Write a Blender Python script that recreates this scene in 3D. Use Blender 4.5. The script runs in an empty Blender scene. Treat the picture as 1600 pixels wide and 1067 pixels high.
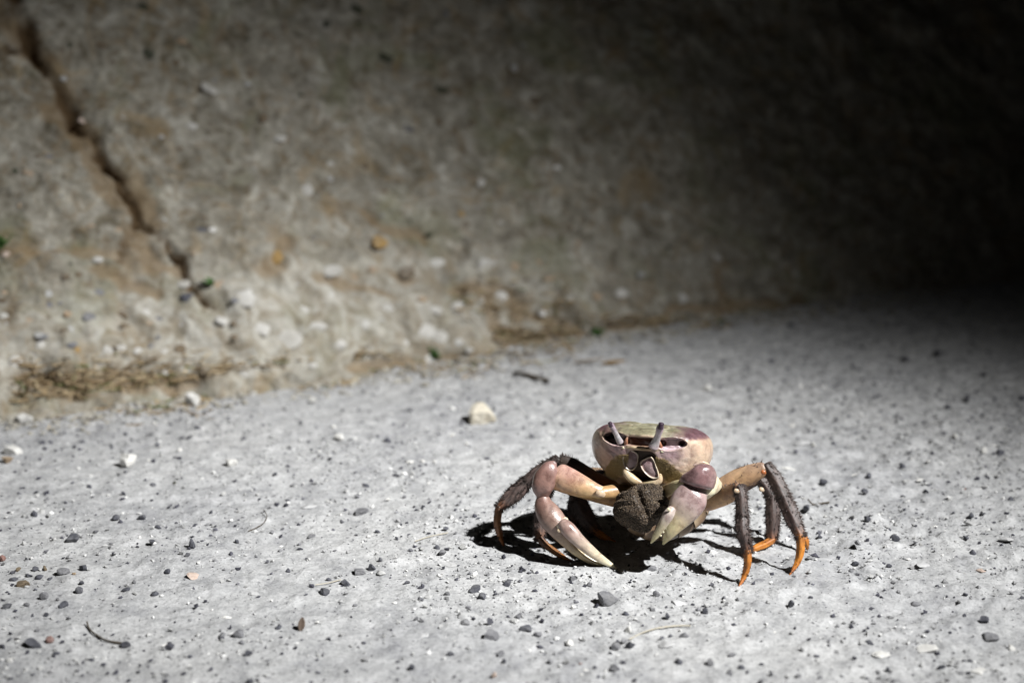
import bpy, bmesh, math, random
import numpy as np
from mathutils import Vector, Matrix, noise as mnoise

random.seed(7)
rng = np.random.default_rng(7)
scene = bpy.context.scene
COL = scene.collection
R = math.radians

# ------------------------------------------------------------------ camera
CAM_H, PITCH, LENS = 0.365, 14.0, 60.0
cam_data = bpy.data.cameras.new("camera")
cam = bpy.data.objects.new("camera", cam_data)
COL.objects.link(cam)
cam.location = (0, 0, CAM_H)
cam.rotation_euler = (R(90 - PITCH), 0, 0)
cam_data.lens = LENS
cam_data.sensor_width = 36.0
cam_data.clip_start = 0.02
cam_data.clip_end = 300.0
cam_data.dof.use_dof = True
cam_data.dof.focus_distance = 0.985
cam_data.dof.aperture_fstop = 4.8
scene.camera = cam

# ------------------------------------------------------------------ world: a night sky
world = bpy.data.worlds.new("World")
scene.world = world
world.use_nodes = True
wn = world.node_tree
bg = wn.nodes["Background"]
sky = wn.nodes.new("ShaderNodeTexSky")
sky.sky_type = 'NISHITA'
sky.sun_disc = False
sky.sun_elevation = R(4)
sky.sun_rotation = R(120)
wn.links.new(sky.outputs[0], bg.inputs[0])
bg.inputs[1].default_value = 0.0004

# ------------------------------------------------------------------ the torch held beside the photographer
torch_data = bpy.data.lights.new("torch_beam", 'SPOT')
torch = bpy.data.objects.new("torch_beam", torch_data)
COL.objects.link(torch)
TORCH = Vector((1.46, 0.00, 2.00))
AIM = Vector((-0.06, 1.04, 0.0))
torch.location = TORCH
torch.rotation_euler = (AIM - TORCH).to_track_quat('-Z', 'Y').to_euler()
torch_data.energy = 630.0
torch_data.color = (1.0, 1.0, 0.995)
torch_data.spot_size = R(80)
torch_data.spot_blend = 0.5
torch_data.shadow_soft_size = 0.016
# the reflector's beam: a bright core that fades into a weak wide spill
torch_data.use_nodes = True
tn = torch_data.node_tree
em_ = tn.nodes["Emission"]
tc_ = tn.nodes.new("ShaderNodeTexCoord")
sx_ = tn.nodes.new("ShaderNodeSeparateXYZ")
tn.links.new(tc_.outputs["Normal"], sx_.inputs[0])
def tmath(op, a, b_=0.0):
    n_ = tn.nodes.new("ShaderNodeMath"); n_.operation = op
    for s_, v_ in ((n_.inputs[0], a), (n_.inputs[1], b_)):
        if isinstance(v_, (int, float)): s_.default_value = v_
        else: tn.links.new(v_, s_)
    return n_.outputs[0]
ang = tmath('ARCCOSINE', tmath('MINIMUM', tmath('ABSOLUTE', sx_.outputs[2]), 1.0))
def lobe(width, power):
    return tmath('POWER', 2.718282, tmath('MULTIPLY', tmath('POWER', tmath('DIVIDE', ang, R(width)), power), -1.0))
tn.links.new(tmath('ADD', lobe(8.7, 2.8), tmath('MULTIPLY', lobe(17.0, 2.0), 0.008)), em_.inputs["Strength"])

scene.render.engine = 'CYCLES'
scene.cycles.max_bounces = 4
scene.cycles.diffuse_bounces = 1
scene.view_settings.view_transform = 'Standard'
scene.view_settings.look = 'None'
scene.view_settings.exposure = 0.0
scene.view_settings.gamma = 1.0
scene.view_settings.use_curve_mapping = False

# ------------------------------------------------------------------ survey helpers: bearings from the camera to real places
FPX = 1600 * LENS / 36.0
_p = R(PITCH)
FWD = Vector((0, math.cos(_p), -math.sin(_p)))
UPV = Vector((0, math.sin(_p), math.cos(_p)))
CAMP = Vector((0, 0, CAM_H))

def ray(px, py):
    return FWD + Vector((1, 0, 0)) * ((px - 800) / FPX) - UPV * ((py - 533.5) / FPX)

def at_y(px, py, y):
    d = ray(px, py)
    return CAMP + d * (y / d.y)

def at_z(px, py, z=0.0):
    d = ray(px, py)
    return CAMP + d * ((z - CAM_H) / d.z)

def depth(p):
    return (p - CAMP).dot(FWD)

def px_len(p, n):
    return n * depth(p) / FPX

# ------------------------------------------------------------------ numpy noise
def vnoise(x, y, seed=0):
    x = np.asarray(x, float); y = np.asarray(y, float)
    ix = np.floor(x).astype(np.int64); iy = np.floor(y).astype(np.int64)
    fx = x - ix; fy = y - iy
    ux = fx * fx * fx * (fx * (fx * 6 - 15) + 10); uy = fy * fy * fy * (fy * (fy * 6 - 15) + 10)
    def h(a, b):
        n = (a * 374761393 + b * 668265263 + seed * 974711) & 0x7fffffff
        n = ((n ^ (n >> 13)) * 1274126177) & 0x7fffffff
        n = ((n ^ (n >> 16)) * 668265263) & 0x7fffffff
        return ((n >> 8) & 0xffff) / 32767.5 - 1.0
    a = h(ix, iy); b = h(ix + 1, iy); c = h(ix, iy + 1); d = h(ix + 1, iy + 1)
    return (a + (b - a) * ux) + ((c + (d - c) * ux) - (a + (b - a) * ux)) * uy

def fbm(x, y, f, octv, seed=0):
    s = 0.0; a = 1.0
    for i in range(octv):
        s = s + a * vnoise(x * f + 17.3 * i, y * f - 9.1 * i, seed + i)
        f *= 2.03; a *= 0.5
    return s

def sstep(a, b, x):
    t = np.clip((x - a) / (b - a), 0, 1)
    return t * t * (3 - 2 * t)

# ------------------------------------------------------------------ node helpers
def new_mat(name):
    m = bpy.data.materials.new(name)
    m.use_nodes = True
    nt = m.node_tree
    b = nt.nodes["Principled BSDF"]
    return m, nt, b

def nd(nt, typ, **kw):
    n = nt.nodes.new(typ)
    for k, v in kw.items():
        if k.startswith('i_'):
            n.inputs[k[2:].replace('_', ' ')].default_value = v
        else:
            setattr(n, k, v)
    return n

def ramp(nt, fac, stops):
    r = nt.nodes.new("ShaderNodeValToRGB")
    e = r.color_ramp.elements
    e[0].position, e[0].color = stops[0][0], (*stops[0][1], 1)
    e[1].position, e[1].color = stops[-1][0], (*stops[-1][1], 1)
    for p, c in stops[1:-1]:
        k = e.new(p); k.color = (*c, 1)
    nt.links.new(fac, r.inputs[0])
    return r.outputs[0]

def mix(nt, fac, a, b, mode='MIX'):
    m = nt.nodes.new("ShaderNodeMix")
    m.data_type = 'RGBA'; m.blend_type = mode
    for s, v in ((m.inputs[0], fac), (m.inputs[6], a), (m.inputs[7], b)):
        if isinstance(v, (int, float)):
            s.default_value = v
        elif isinstance(v, tuple):
            s.default_value = (*v, 1)
        else:
            nt.links.new(v, s)
    return m.outputs[2]

def mathn(nt, op, a, b=0.0):
    m = nt.nodes.new("ShaderNodeMath"); m.operation = op
    for s, v in ((m.inputs[0], a), (m.inputs[1], b)):
        if isinstance(v, (int, float)):
            s.default_value = v
        else:
            nt.links.new(v, s)
    return m.outputs[0]

def noise_out(nt, vec, scale, detail=4, rough=0.55, what='Fac', dist=0.0):
    n = nd(nt, "ShaderNodeTexNoise")
    n.inputs["Scale"].default_value = scale
    n.inputs["Detail"].default_value = detail
    n.inputs["Roughness"].default_value = rough
    n.inputs["Distortion"].default_value = dist
    nt.links.new(vec, n.inputs["Vector"])
    return n.outputs[what]

def bump(nt, b, height, strength, dist):
    bp = nd(nt, "ShaderNodeBump")
    bp.inputs["Strength"].default_value = strength
    bp.inputs["Distance"].default_value = dist
    nt.links.new(height, bp.inputs["Height"])
    nt.links.new(bp.outputs[0], b.inputs["Normal"])
    return bp

def objcoord(nt):
    return nt.nodes.new("ShaderNodeTexCoord").outputs["Object"]

def worldpos(nt):
    return nt.nodes.new("ShaderNodeNewGeometry").outputs["Position"]

# ------------------------------------------------------------------ materials
def mat_ground():
    m, nt, b = new_mat("dusty_gravel_track")
    v = objcoord(nt)
    n1 = noise_out(nt, v, 7, 5, 0.6)
    n2 = noise_out(nt, v, 55, 6, 0.65)
    n3 = noise_out(nt, v, 420, 5, 0.7)
    c = ramp(nt, n1, [(0.34, (0.31, 0.313, 0.325)), (0.5, (0.44, 0.442, 0.44)), (0.66, (0.53, 0.528, 0.515))])
    c = mix(nt, 0.6, c, ramp(nt, n2, [(0.32, (0.27, 0.272, 0.285)), (0.5, (0.45, 0.452, 0.452)), (0.68, (0.64, 0.64, 0.64))]))
    c = mix(nt, 0.7, c, ramp(nt, n3, [(0.28, (0.45, 0.45, 0.46)), (0.5, (1, 1, 1)), (0.75, (1.25, 1.25, 1.24))]), 'MULTIPLY')
    vo = nd(nt, "ShaderNodeTexVoronoi"); vo.inputs["Scale"].default_value = 330
    nt.links.new(v, vo.inputs["Vector"])
    sp = ramp(nt, vo.outputs["Color"], [(0.0, (0.22, 0.22, 0.25)), (0.14, (0.5, 0.5, 0.52)), (0.22, (1, 1, 1)), (0.86, (1, 1, 1)), (0.93, (1.35, 1.35, 1.36))])
    edge = ramp(nt, vo.outputs["Distance"], [(0.25, (1, 1, 1)), (0.5, (0, 0, 0))])
    c = mix(nt, edge, c, mix(nt, 0.75, c, sp, 'MULTIPLY'))
    c = mix(nt, 1.0, c, (0.997, 0.997, 1.0), 'MULTIPLY')
    nt.links.new(c, b.inputs["Base Color"])
    b.inputs["Roughness"].default_value = 0.95
    b.inputs["Specular IOR Level"].default_value = 0.25
    h = mathn(nt, 'ADD', mathn(nt, 'MULTIPLY', n3, 0.6), mathn(nt, 'MULTIPLY', noise_out(nt, v, 170, 4, 0.6), 1.0))
    bump(nt, b, h, 0.7, 0.0019)
    return m

def mixvec(nt, v):
    a = nt.nodes.new("ShaderNodeVectorMath"); a.operation = 'ADD'
    nt.links.new(v, a.inputs[0]); a.inputs[1].default_value = (3.7, 1.9, 5.3)
    return a.outputs[0]

def mat_wall():
    m, nt, b = new_mat("weathered_concrete")
    v = objcoord(nt)
    at = nd(nt, "ShaderNodeAttribute", attribute_name="dirt")
    n1 = noise_out(nt, v, 9, 5, 0.6, dist=0.6)
    n2 = noise_out(nt, v, 38, 6, 0.65, dist=0.4)
    n3 = noise_out(nt, v, 160, 5, 0.7)
    n4 = noise_out(nt, v, 22, 4, 0.6, dist=1.0)
    c = ramp(nt, n1, [(0.32, (0.20, 0.188, 0.165)), (0.5, (0.29, 0.275, 0.24)), (0.68, (0.37, 0.355, 0.315))])
    c = mix(nt, 0.6, c, ramp(nt, n2, [(0.32, (0.10, 0.085, 0.06)), (0.45, (0.25, 0.235, 0.20)), (0.57, (0.34, 0.325, 0.29)), (0.70, (0.54, 0.53, 0.50))]))
    m1 = noise_out(nt, v, 44, 6, 0.6, dist=1.6)
    m2 = noise_out(nt, mixvec(nt, v), 52, 5, 0.6, dist=1.5)
    c = mix(nt, 0.85, c, ramp(nt, m1, [(0.34, (0.42, 0.38, 0.30)), (0.44, (0.85, 0.83, 0.80)), (0.55, (1.0, 1.0, 1.0)), (0.66, (1.45, 1.45, 1.45))]), 'MULTIPLY')
    pit = ramp(nt, noise_out(nt, v, 135, 3, 0.55, dist=0.8), [(0.31, (0.30, 0.27, 0.20)), (0.39, (1, 1, 1))])
    c = mix(nt, 0.65, c, pit, 'MULTIPLY')
    brn = ramp(nt, m2, [(0.53, (0, 0, 0)), (0.61, (1, 1, 1))])
    c = mix(nt, mathn(nt, 'MULTIPLY', brn, 0.5), c, (0.20, 0.145, 0.085))
    ochre = ramp(nt, n4, [(0.56, (0, 0, 0)), (0.68, (1, 1, 1))])
    c = mix(nt, mathn(nt, 'MULTIPLY', ochre, 0.55), c, (0.27, 0.19, 0.095))
    moss = ramp(nt, noise_out(nt, v, 14, 5, 0.6, dist=0.8), [(0.53, (0, 0, 0)), (0.66, (1, 1, 1))])
    c = mix(nt, mathn(nt, 'MULTIPLY', moss, 0.45), c, (0.15, 0.16, 0.085))
    c = mix(nt, 0.7, c, ramp(nt, n3, [(0.3, (0.55, 0.54, 0.52)), (0.5, (1, 1, 1)), (0.72, (1.3, 1.3, 1.3))]), 'MULTIPLY')
    pz = nd(nt, "ShaderNodeAttribute", attribute_name="rubble")
    lime = ramp(nt, noise_out(nt, v, 42, 6, 0.62, dist=1.2), [(0.38, (0.23, 0.19, 0.14)), (0.46, (0.33, 0.30, 0.25)), (0.52, (0.42, 0.40, 0.36)), (0.60, (0.58, 0.57, 0.54))])
    c = mix(nt, mathn(nt, 'MULTIPLY', pz.outputs["Fac"], 0.5), c, lime)
    soil = mix(nt, n2, (0.05, 0.03, 0.015), (0.16, 0.105, 0.055))
    st_ = nd(nt, "ShaderNodeAttribute", attribute_name="stain")
    c = mix(nt, st_.outputs["Fac"], c, mix(nt, m1, (0.15, 0.10, 0.055), (0.32, 0.245, 0.155)))
    c = mix(nt, at.outputs["Fac"], c, soil)
    c = mix(nt, 1.0, c, (1.09, 1.085, 1.05), 'MULTIPLY')
    nt.links.new(c, b.inputs["Base Color"])
    b.inputs["Roughness"].default_value = 0.92
    b.inputs["Specular IOR Level"].default_value = 0.25
    h = mathn(nt, 'ADD', mathn(nt, 'MULTIPLY', n2, 1.0), mathn(nt, 'MULTIPLY', n3, 0.5))
    bump(nt, b, h, 0.8, 0.006)
    return m

def mat_stone(name, c0, c1, rough=0.8, scale=260):
    m, nt, b = new_mat(name)
    v = worldpos(nt)
    n = noise_out(nt, v, scale, 5, 0.65)
    c = mix(nt, ramp(nt, n, [(0.3, (0, 0, 0)), (0.7, (1, 1, 1))]), c0, c1)
    dust = ramp(nt, noise_out(nt, v, scale * 0.45, 4, 0.6), [(0.5, (0, 0, 0)), (0.72, (1, 1, 1))])
    c = mix(nt, mathn(nt, 'MULTIPLY', dust, 0.35), c, (0.36, 0.355, 0.34))
    nt.links.new(c, b.inputs["Base Color"])
    b.inputs["Roughness"].default_value = rough
    b.inputs["Specular IOR Level"].default_value = 0.3
    bump(nt, b, noise_out(nt, v, scale * 2.2, 4, 0.7), 0.6, 0.0015)
    return m

M = {}
M['ground'] = mat_ground()
M['wall'] = mat_wall()
M['dark'] = mat_stone("slate_grey_stone", (0.05, 0.052, 0.064), (0.12, 0.122, 0.14))
M['mid'] = mat_stone("mid_grey_stone", (0.14, 0.14, 0.15), (0.25, 0.25, 0.26))
M['pale'] = mat_stone("pale_grey_stone", (0.36, 0.36, 0.35), (0.54, 0.54, 0.53))
M['white'] = mat_stone("chalky_white_stone", (0.58, 0.57, 0.54), (0.78, 0.77, 0.74), 0.85, 120)
M['bedded'] = mat_stone("bedded_pale_stone", (0.42, 0.42, 0.42), (0.55, 0.55, 0.55), 0.9, 90)
M['wallwhite'] = mat_stone("limewashed_stone", (0.40, 0.385, 0.35), (0.62, 0.61, 0.58), 0.9, 70)
M['cream'] = mat_stone("cream_limestone", (0.52, 0.46, 0.35), (0.74, 0.70, 0.60), 0.85, 120)
M['brown'] = mat_stone("brown_stone", (0.11, 0.085, 0.055), (0.22, 0.17, 0.115))
M['tan'] = mat_stone("tan_stone", (0.30, 0.21, 0.13), (0.45, 0.36, 0.26))
M['ochre'] = mat_stone("ochre_stone", (0.30, 0.185, 0.06), (0.42, 0.29, 0.13))
M['olive'] = mat_stone("mossy_dark_stone", (0.03, 0.038, 0.026), (0.085, 0.085, 0.05))
M['red'] = mat_stone("reddish_stone", (0.20, 0.10, 0.085), (0.32, 0.20, 0.17))
M['pink'] = mat_stone("pinkish_pale_stone", (0.50, 0.38, 0.31), (0.66, 0.55, 0.48))

def mat_grit():
    m, nt, b = new_mat("mixed_grit")
    g = nt.nodes.new("ShaderNodeNewGeometry")
    c = ramp(nt, g.outputs["Random Per Island"], [(0.0, (0.035, 0.035, 0.045)), (0.20, (0.09, 0.09, 0.11)), (0.25, (0.26, 0.26, 0.27)),
             (0.6, (0.42, 0.42, 0.415)), (0.86, (0.54, 0.54, 0.53)), (0.92, (0.74, 0.74, 0.73)), (1.0, (0.78, 0.77, 0.74))])
    nt.links.new(c, b.inputs["Base Color"])
    b.inputs["Roughness"].default_value = 0.9
    b.inputs["Specular IOR Level"].default_value = 0.25
    return m
M['grit'] = mat_grit()
M['rubble'] = mat_stone('crumbled_concrete', (0.24, 0.22, 0.18), (0.46, 0.44, 0.39), 0.92, 60)

def mat_simple(name, c0, c1, scale, rough=0.7, bs=0.4, bd=0.001):
    m, nt, b = new_mat(name)
    v = objcoord(nt)
    n = noise_out(nt, v, scale, 4, 0.6)
    nt.links.new(mix(nt, n, c0, c1), b.inputs["Base Color"])
    b.inputs["Roughness"].default_value = rough
    bump(nt, b, n, bs, bd)
    return m
M['twig'] = mat_simple("dry_twig_bark", (0.035, 0.028, 0.02), (0.13, 0.105, 0.075), 300, 0.85)
M['straw'] = mat_simple("dry_straw", (0.38, 0.34, 0.26), (0.56, 0.52, 0.42), 300, 0.8)
M['deadleaf'] = mat_simple("dead_leaf", (0.07, 0.05, 0.038), (0.16, 0.115, 0.085), 200, 0.75)
M['drytan'] = mat_simple("dry_tan_leaf", (0.20, 0.12, 0.05), (0.34, 0.23, 0.11), 200, 0.75)
M['leaf'] = mat_simple("green_leaf", (0.035, 0.10, 0.02), (0.09, 0.19, 0.045), 200, 0.55)

def mat_litter():
    m, nt, b = new_mat("dry_litter")
    g = nt.nodes.new("ShaderNodeNewGeometry")
    c = ramp(nt, g.outputs["Random Per Island"], [(0.0, (0.12, 0.08, 0.04)), (0.3, (0.28, 0.20, 0.11)), (0.6, (0.44, 0.33, 0.19)),
             (0.9, (0.54, 0.44, 0.28)), (0.94, (0.12, 0.16, 0.05)), (1.0, (0.16, 0.19, 0.06))])
    nt.links.new(c, b.inputs["Base Color"])
    b.inputs["Roughness"].default_value = 0.85
    return m
M['litter'] = mat_litter()

def mat_shell():
    m, nt, b = new_mat("crab_shell")
    v = objcoord(nt)
    a = nd(nt, "ShaderNodeAttribute", attribute_name="pigment")
    n1 = noise_out(nt, v, 190, 5, 0.6, dist=0.5)
    n2 = noise_out(nt, v, 900, 4, 0.6)
    n3 = noise_out(nt, v, 75, 4, 0.6)
    c = mix(nt, 0.75, a.outputs["Color"], ramp(nt, n1, [(0.32, (0.50, 0.43, 0.42)), (0.48, (0.95, 0.94, 0.92)), (0.68, (1.2, 1.18, 1.14))]), 'MULTIPLY')
    c = mix(nt, 0.6, c, ramp(nt, n3, [(0.36, (0.62, 0.50, 0.50)), (0.55, (1, 1, 1))]), 'MULTIPLY')
    spots = ramp(nt, n2, [(0.27, (0.30, 0.22, 0.19)), (0.36, (1, 1, 1))])
    c = mix(nt, 0.8, c, spots, 'MULTIPLY')
    nt.links.new(c, b.inputs["Base Color"])
    rr = mathn(nt, 'ADD', a.outputs["Alpha"], mathn(nt, 'MULTIPLY', mathn(nt, 'SUBTRACT', n1, 0.5), 0.35))
    nt.links.new(rr, b.inputs["Roughness"])
    b.inputs["Specular IOR Level"].default_value = 0.5
    cw = mathn(nt, 'MULTIPLY', mathn(nt, 'SUBTRACT', 0.43, a.outputs["Alpha"]), 4.0)
    cwn = nt.nodes.new('ShaderNodeClamp'); nt.links.new(cw, cwn.inputs[0]); cwn.inputs[2].default_value = 0.4
    nt.links.new(cwn.outputs[0], b.inputs["Coat Weight"])
    b.inputs["Coat Roughness"].default_value = 0.16
    b.inputs["Subsurface Weight"].default_value = 0.05
    b.inputs["Subsurface Radius"].default_value = (0.004, 0.002, 0.001)
    b.inputs["Subsurface Scale"].default_value = 0.5
    h = mathn(nt, 'ADD', mathn(nt, 'MULTIPLY', n1, 0.6), mathn(nt, 'MULTIPLY', n2, 0.4))
    bump(nt, b, h, 0.4, 0.0009)
    return m
M['shell'] = mat_shell()

def mat_eggs():
    m, nt, b = new_mat("egg_mass_brown")
    g = nt.nodes.new("ShaderNodeNewGeometry")
    c = ramp(nt, g.outputs["Random Per Island"], [(0.0, (0.014, 0.009, 0.005)), (0.6, (0.055, 0.036, 0.021)), (1.0, (0.19, 0.14, 0.09))])
    nt.links.new(c, b.inputs["Base Color"])
    b.inputs["Roughness"].default_value = 0.6
    return m
M['eggs'] = mat_eggs()
M['bristle'] = mat_simple("dark_bristle", (0.03, 0.022, 0.02), (0.09, 0.06, 0.05), 400, 0.6)
M['mouthhair'] = mat_simple("ochre_mouth_hair", (0.36, 0.25, 0.10), (0.66, 0.50, 0.24), 900, 0.6)
M['cornea'] = mat_simple("dark_cornea", (0.022, 0.014, 0.022), (0.09, 0.06, 0.085), 500, 0.12, 0.05)

# ------------------------------------------------------------------ object helpers
def link(name, me, mat, parent=None):
    o = bpy.data.objects.new(name, me)
    COL.objects.link(o)
    if mat is not None and len(me.materials) == 0:
        me.materials.append(mat)
    if parent:
        o.parent = parent
    return o

def tag(o, label=None, cat=None, group=None, kind=None):
    if label: o["label"] = label
    if cat: o["category"] = cat
    if group: o["group"] = group
    if kind: o["kind"] = kind
    return o

def np_mesh(name, verts, faces, smooth=True):
    """faces: (n,k) int array, all of one size"""
    me = bpy.data.meshes.new(name)
    verts = np.asarray(verts, np.float32); faces = np.asarray(faces, np.int32)
    k = faces.shape[1]
    me.vertices.add(len(verts)); me.vertices.foreach_set("co", verts.ravel())
    me.loops.add(faces.size); me.loops.foreach_set("vertex_index", faces.ravel())
    me.polygons.add(len(faces))
    me.polygons.foreach_set("loop_start", np.arange(0, faces.size, k, dtype=np.int32))
    me.polygons.foreach_set("loop_total", np.full(len(faces), k, np.int32))
    me.polygons.foreach_set("use_smooth", np.full(len(faces), smooth, bool))
    me.update(calc_edges=True)
    me.validate()
    return me

def grid_faces(nu, nv, wrap=False):
    i = np.arange(nu - 1)[:, None]; j = np.arange(nv if wrap else nv - 1)[None, :]
    a = i * nv + j; b_ = i * nv + (j + 1) % nv; c = (i + 1) * nv + (j + 1) % nv; d = (i + 1) * nv + j
    return np.stack([a + 0 * d, b_ + 0 * a, c + 0 * a, d + 0 * a], -1).reshape(-1, 4)

# ------------------------------------------------------------------ ground
def gz(x, y):
    x = np.asarray(x, float); y = np.asarray(y, float)
    rough = 0.65 + 0.75 * sstep(-0.05, 0.35, x + 0.10 * fbm(x, y, 5, 2, 131)) * sstep(1.5, 1.1, y)
    h = 0.0022 * fbm(x, y, 6, 2, 1) + 0.0011 * fbm(x, y, 28, 2, 5) * rough
    h = h + 0.0010 * fbm(x, y, 95, 2, 9) * rough
    lump = np.maximum(0, fbm(x, y, 150, 2, 21) - 0.30)
    return h + 0.0026 * lump * rough

def gz1(x, y):
    return float(gz(x, y))

def axis(lo, hi, f0, f1, step, grow=1.25):
    a = list(np.arange(f0, f1, step))
    s = step; v = a[-1]
    while v < hi:
        s *= grow; v += s; a.append(v)
    s = step; v = a[0]; pre = []
    while v > lo:
        s *= grow; v -= s; pre.append(v)
    return np.array(pre[::-1] + a)

xs = axis(-40, 40, -0.62, 0.86, 0.0024)
ys = axis(-8, 60, 0.58, 1.80, 0.0024)
X, Y = np.meshgrid(xs, ys, indexing='ij')
Z = gz(X, Y)
ground = link("ground", np_mesh("ground", np.stack([X, Y, Z], -1).reshape(-1, 3), grid_faces(len(xs), len(ys))[:, ::-1]), M['ground'])
tag(ground, kind="structure")

# ------------------------------------------------------------------ concrete bank behind
W0 = Vector((-0.011, 1.441, 0)); WU = Vector((0.8838, 0.4679, 0)); WN_H = Vector((0.4679, -0.8838, 0))
LEAN = R(60)
WT = -WN_H * math.cos(LEAN) + Vector((0, 0, 1)) * math.sin(LEAN)
WN = WN_H * math.sin(LEAN) + Vector((0, 0, 1)) * math.cos(LEAN)

def wall_st(px, py):
    d = ray(px, py)
    k = (W0 - CAMP).dot(WN) / d.dot(WN)
    p = CAMP + d * k - W0
    return p.dot(WU), p.dot(WT)

def poly_dist(s, t, pts):
    best = np.full(np.shape(s), 9.0)
    for (a, b, wa), (c, d, wb) in zip(pts[:-1], pts[1:]):
        dx, dy = c - a, d - b
        u = np.clip(((s - a) * dx + (t - b) * dy) / (dx * dx + dy * dy + 1e-12), 0, 1)
        q = np.hypot(s - a - u * dx, t - b - u * dy) / (wa + (wb - wa) * u)
        best = np.minimum(best, q)
    return best

def crackline(pts):
    out = []
    for px, py, w in pts:
        s, t = wall_st(px, py)
        out.append((s, t, px_len(W0 + WU * s + WT * t, w) * 0.5))
    return out

CR = [crackline([(-40, -90, 24), (10, -10, 24), (40, 45, 26), (52, 85, 24), (92, 130, 16), (112, 168, 24), (136, 205, 13), (158, 238, 18), (182, 275, 13), (200, 312, 18), (216, 350, 18)]),
      crackline([(216, 350, 12), (195, 385, 16), (180, 415, 10)]),
      crackline([(216, 350, 10), (255, 392, 12), (278, 440, 16), (300, 480, 18), (330, 505, 8)]),
      crackline([(-60, 92, 12), (0, 82, 14), (52, 80, 10)])]
DIRT = [crackline([(0, -20, 40), (45, 60, 44), (100, 150, 40), (160, 238, 30), (216, 350, 44)]), crackline([(-40, 392, 16), (40, 396, 16), (120, 400, 26), (180, 408, 24)]), crackline([(150, 430, 18), (200, 452, 22), (235, 470, 14)]), crackline([(205, 365, 26), (200, 390, 50), (225, 420, 40), (260, 450, 24)]),
        crackline([(560, 335, 14), (610, 355, 20), (660, 385, 12)]), crackline([(470, 455, 16), (540, 460, 14), (600, 468, 10)]),
        crackline([(700, 470, 24), (760, 455, 40), (800, 470, 50), (850, 500, 46), (890, 512, 30)]),
        crackline([(735, 465, 10), (775, 515, 24), (800, 545, 40), (860, 540, 34)]),
        crackline([(20, 600, 20), (70, 605, 34), (160, 612, 40), (260, 610, 34), (330, 590, 18)]),
        crackline([(900, 525, 18), (1000, 505, 16), (1130, 482, 20), (1250, 468, 16)]),
        crackline([(620, 425, 20), (650, 430, 18)]), crackline([(430, 390, 26), (415, 420, 40)]),
        crackline([(540, 590, 22), (640, 575, 26), (740, 560, 26)]), crackline([(1132, 430, 10), (1135, 480, 12)])]

def wall_disp(s, t):
    s = np.asarray(s, float); t = np.asarray(t, float)
    sw = s + 0.012 * fbm(s, t, 22, 2, 61); tw = t + 0.008 * fbm(s, t, 26, 2, 67)
    foot = sstep(0.20, 0.02, tw + 0.01 * vnoise(s * 18, t * 18, 71)) * sstep(0.13, -0.05, sw)
    h = 0.020 * foot - 0.012 * sstep(0.1, 0.35, s)
    h = h + 0.008 * fbm(s, t, 5, 2, 31) + 0.0045 * fbm(s, t, 17, 3, 35)
    lowr = 0.35 + 0.65 * sstep(0.24, 0.03, t)
    h = h + 0.0042 * lowr * fbm(s, t, 48, 3, 39) + 0.0015 * fbm(s, t, 130, 2, 43)
    h = h + 0.007 * lowr * np.maximum(0, fbm(s, t, 34, 2, 47) - 0.35)
    d = np.full(np.shape(sw), 9.0)
    sj = s + 0.0035 * fbm(s, t, 60, 3, 51); tj = t + 0.0035 * fbm(s, t, 60, 3, 55)
    for c in CR:
        d = np.minimum(d, poly_dist(sj, tj, c))
    dd = np.full(np.shape(sw), 9.0)
    for c in DIRT:
        dd = np.minimum(dd, poly_dist(sw, tw, c))
    gap = sstep(-0.75, -0.1, vnoise(s * 42 + 3, t * 42, 141) + 0.5 * vnoise(s * 90, t * 90, 143))
    crack = sstep(1.15, 0.55, d) * (0.25 + 0.75 * gap)
    dirt = sstep(1.3, 0.5, dd + 0.55 * fbm(s, t, 70, 3, 101))
    h = h - 0.013 * crack * (0.75 + 0.4 * vnoise(s * 55, t * 55, 107)) - 0.003 * dirt + 0.002 * dirt * fbm(s, t, 90, 2, 77)
    return h, sstep(1.35, 0.6, d + 0.35 * fbm(s, t, 120, 2, 105)) * (0.45 + 0.55 * gap), 0.7 * dirt

def wall_point(s, t, out=0.0):
    h, _, _ = wall_disp(np.array([s]), np.array([t]))
    return W0 + WU * s + WT * t + WN * (float(h[0]) + out)

ss = axis(-6, 9, -0.66, 1.0, 0.0030)
ts = axis(-0.07, 1.15, -0.03, 0.50, 0.0030, 1.3)
S, T = np.meshgrid(ss, ts, indexing='ij')
H, D, D2 = wall_disp(S, T)
P = np.array(W0)[None, None] + S[..., None] * np.array(WU) + T[..., None] * np.array(WT) + H[..., None] * np.array(WN)
# the flat top and the back face close the bank
top = P[:, -1:, :]
back = np.array(-WN_H)
extra = [top + back * 0.15, top + back * 0.5, (top + back * 0.6) * np.array([1, 1, 0.6]), (top + back * 0.7) * np.array([1, 1, 0]) - np.array([0, 0, 0.1])]
P = np.concatenate([P] + extra, axis=1)
D = np.concatenate([D] + [D[:, -1:] * 0] * 4, axis=1)
me = np_mesh("concrete_wall", P.reshape(-1, 3), grid_faces(P.shape[0], P.shape[1])[:, ::-1])
at_ = me.attributes.new("dirt", 'FLOAT', 'POINT')
at_.data.foreach_set("value", D.reshape(-1).astype(np.float32))
_s0, _t0 = wall_st(590, 500)
rz = np.exp(-(((S - _s0) / 0.16) ** 2 + ((T - _t0) / 0.055) ** 2)) + 0.8 * np.exp(-(((S - wall_st(150, 520)[0]) / 0.20) ** 2 + ((T - wall_st(170, 540)[1]) / 0.05) ** 2))
rz = np.clip(rz * (1.15 + 0.5 * fbm(S, T, 30, 2, 83)), 0, 1)
rz = np.concatenate([rz] + [rz[:, -1:] * 0] * 4, axis=1)
at_ = me.attributes.new("rubble", 'FLOAT', 'POINT')
at_.data.foreach_set("value", rz.reshape(-1).astype(np.float32))
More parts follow.
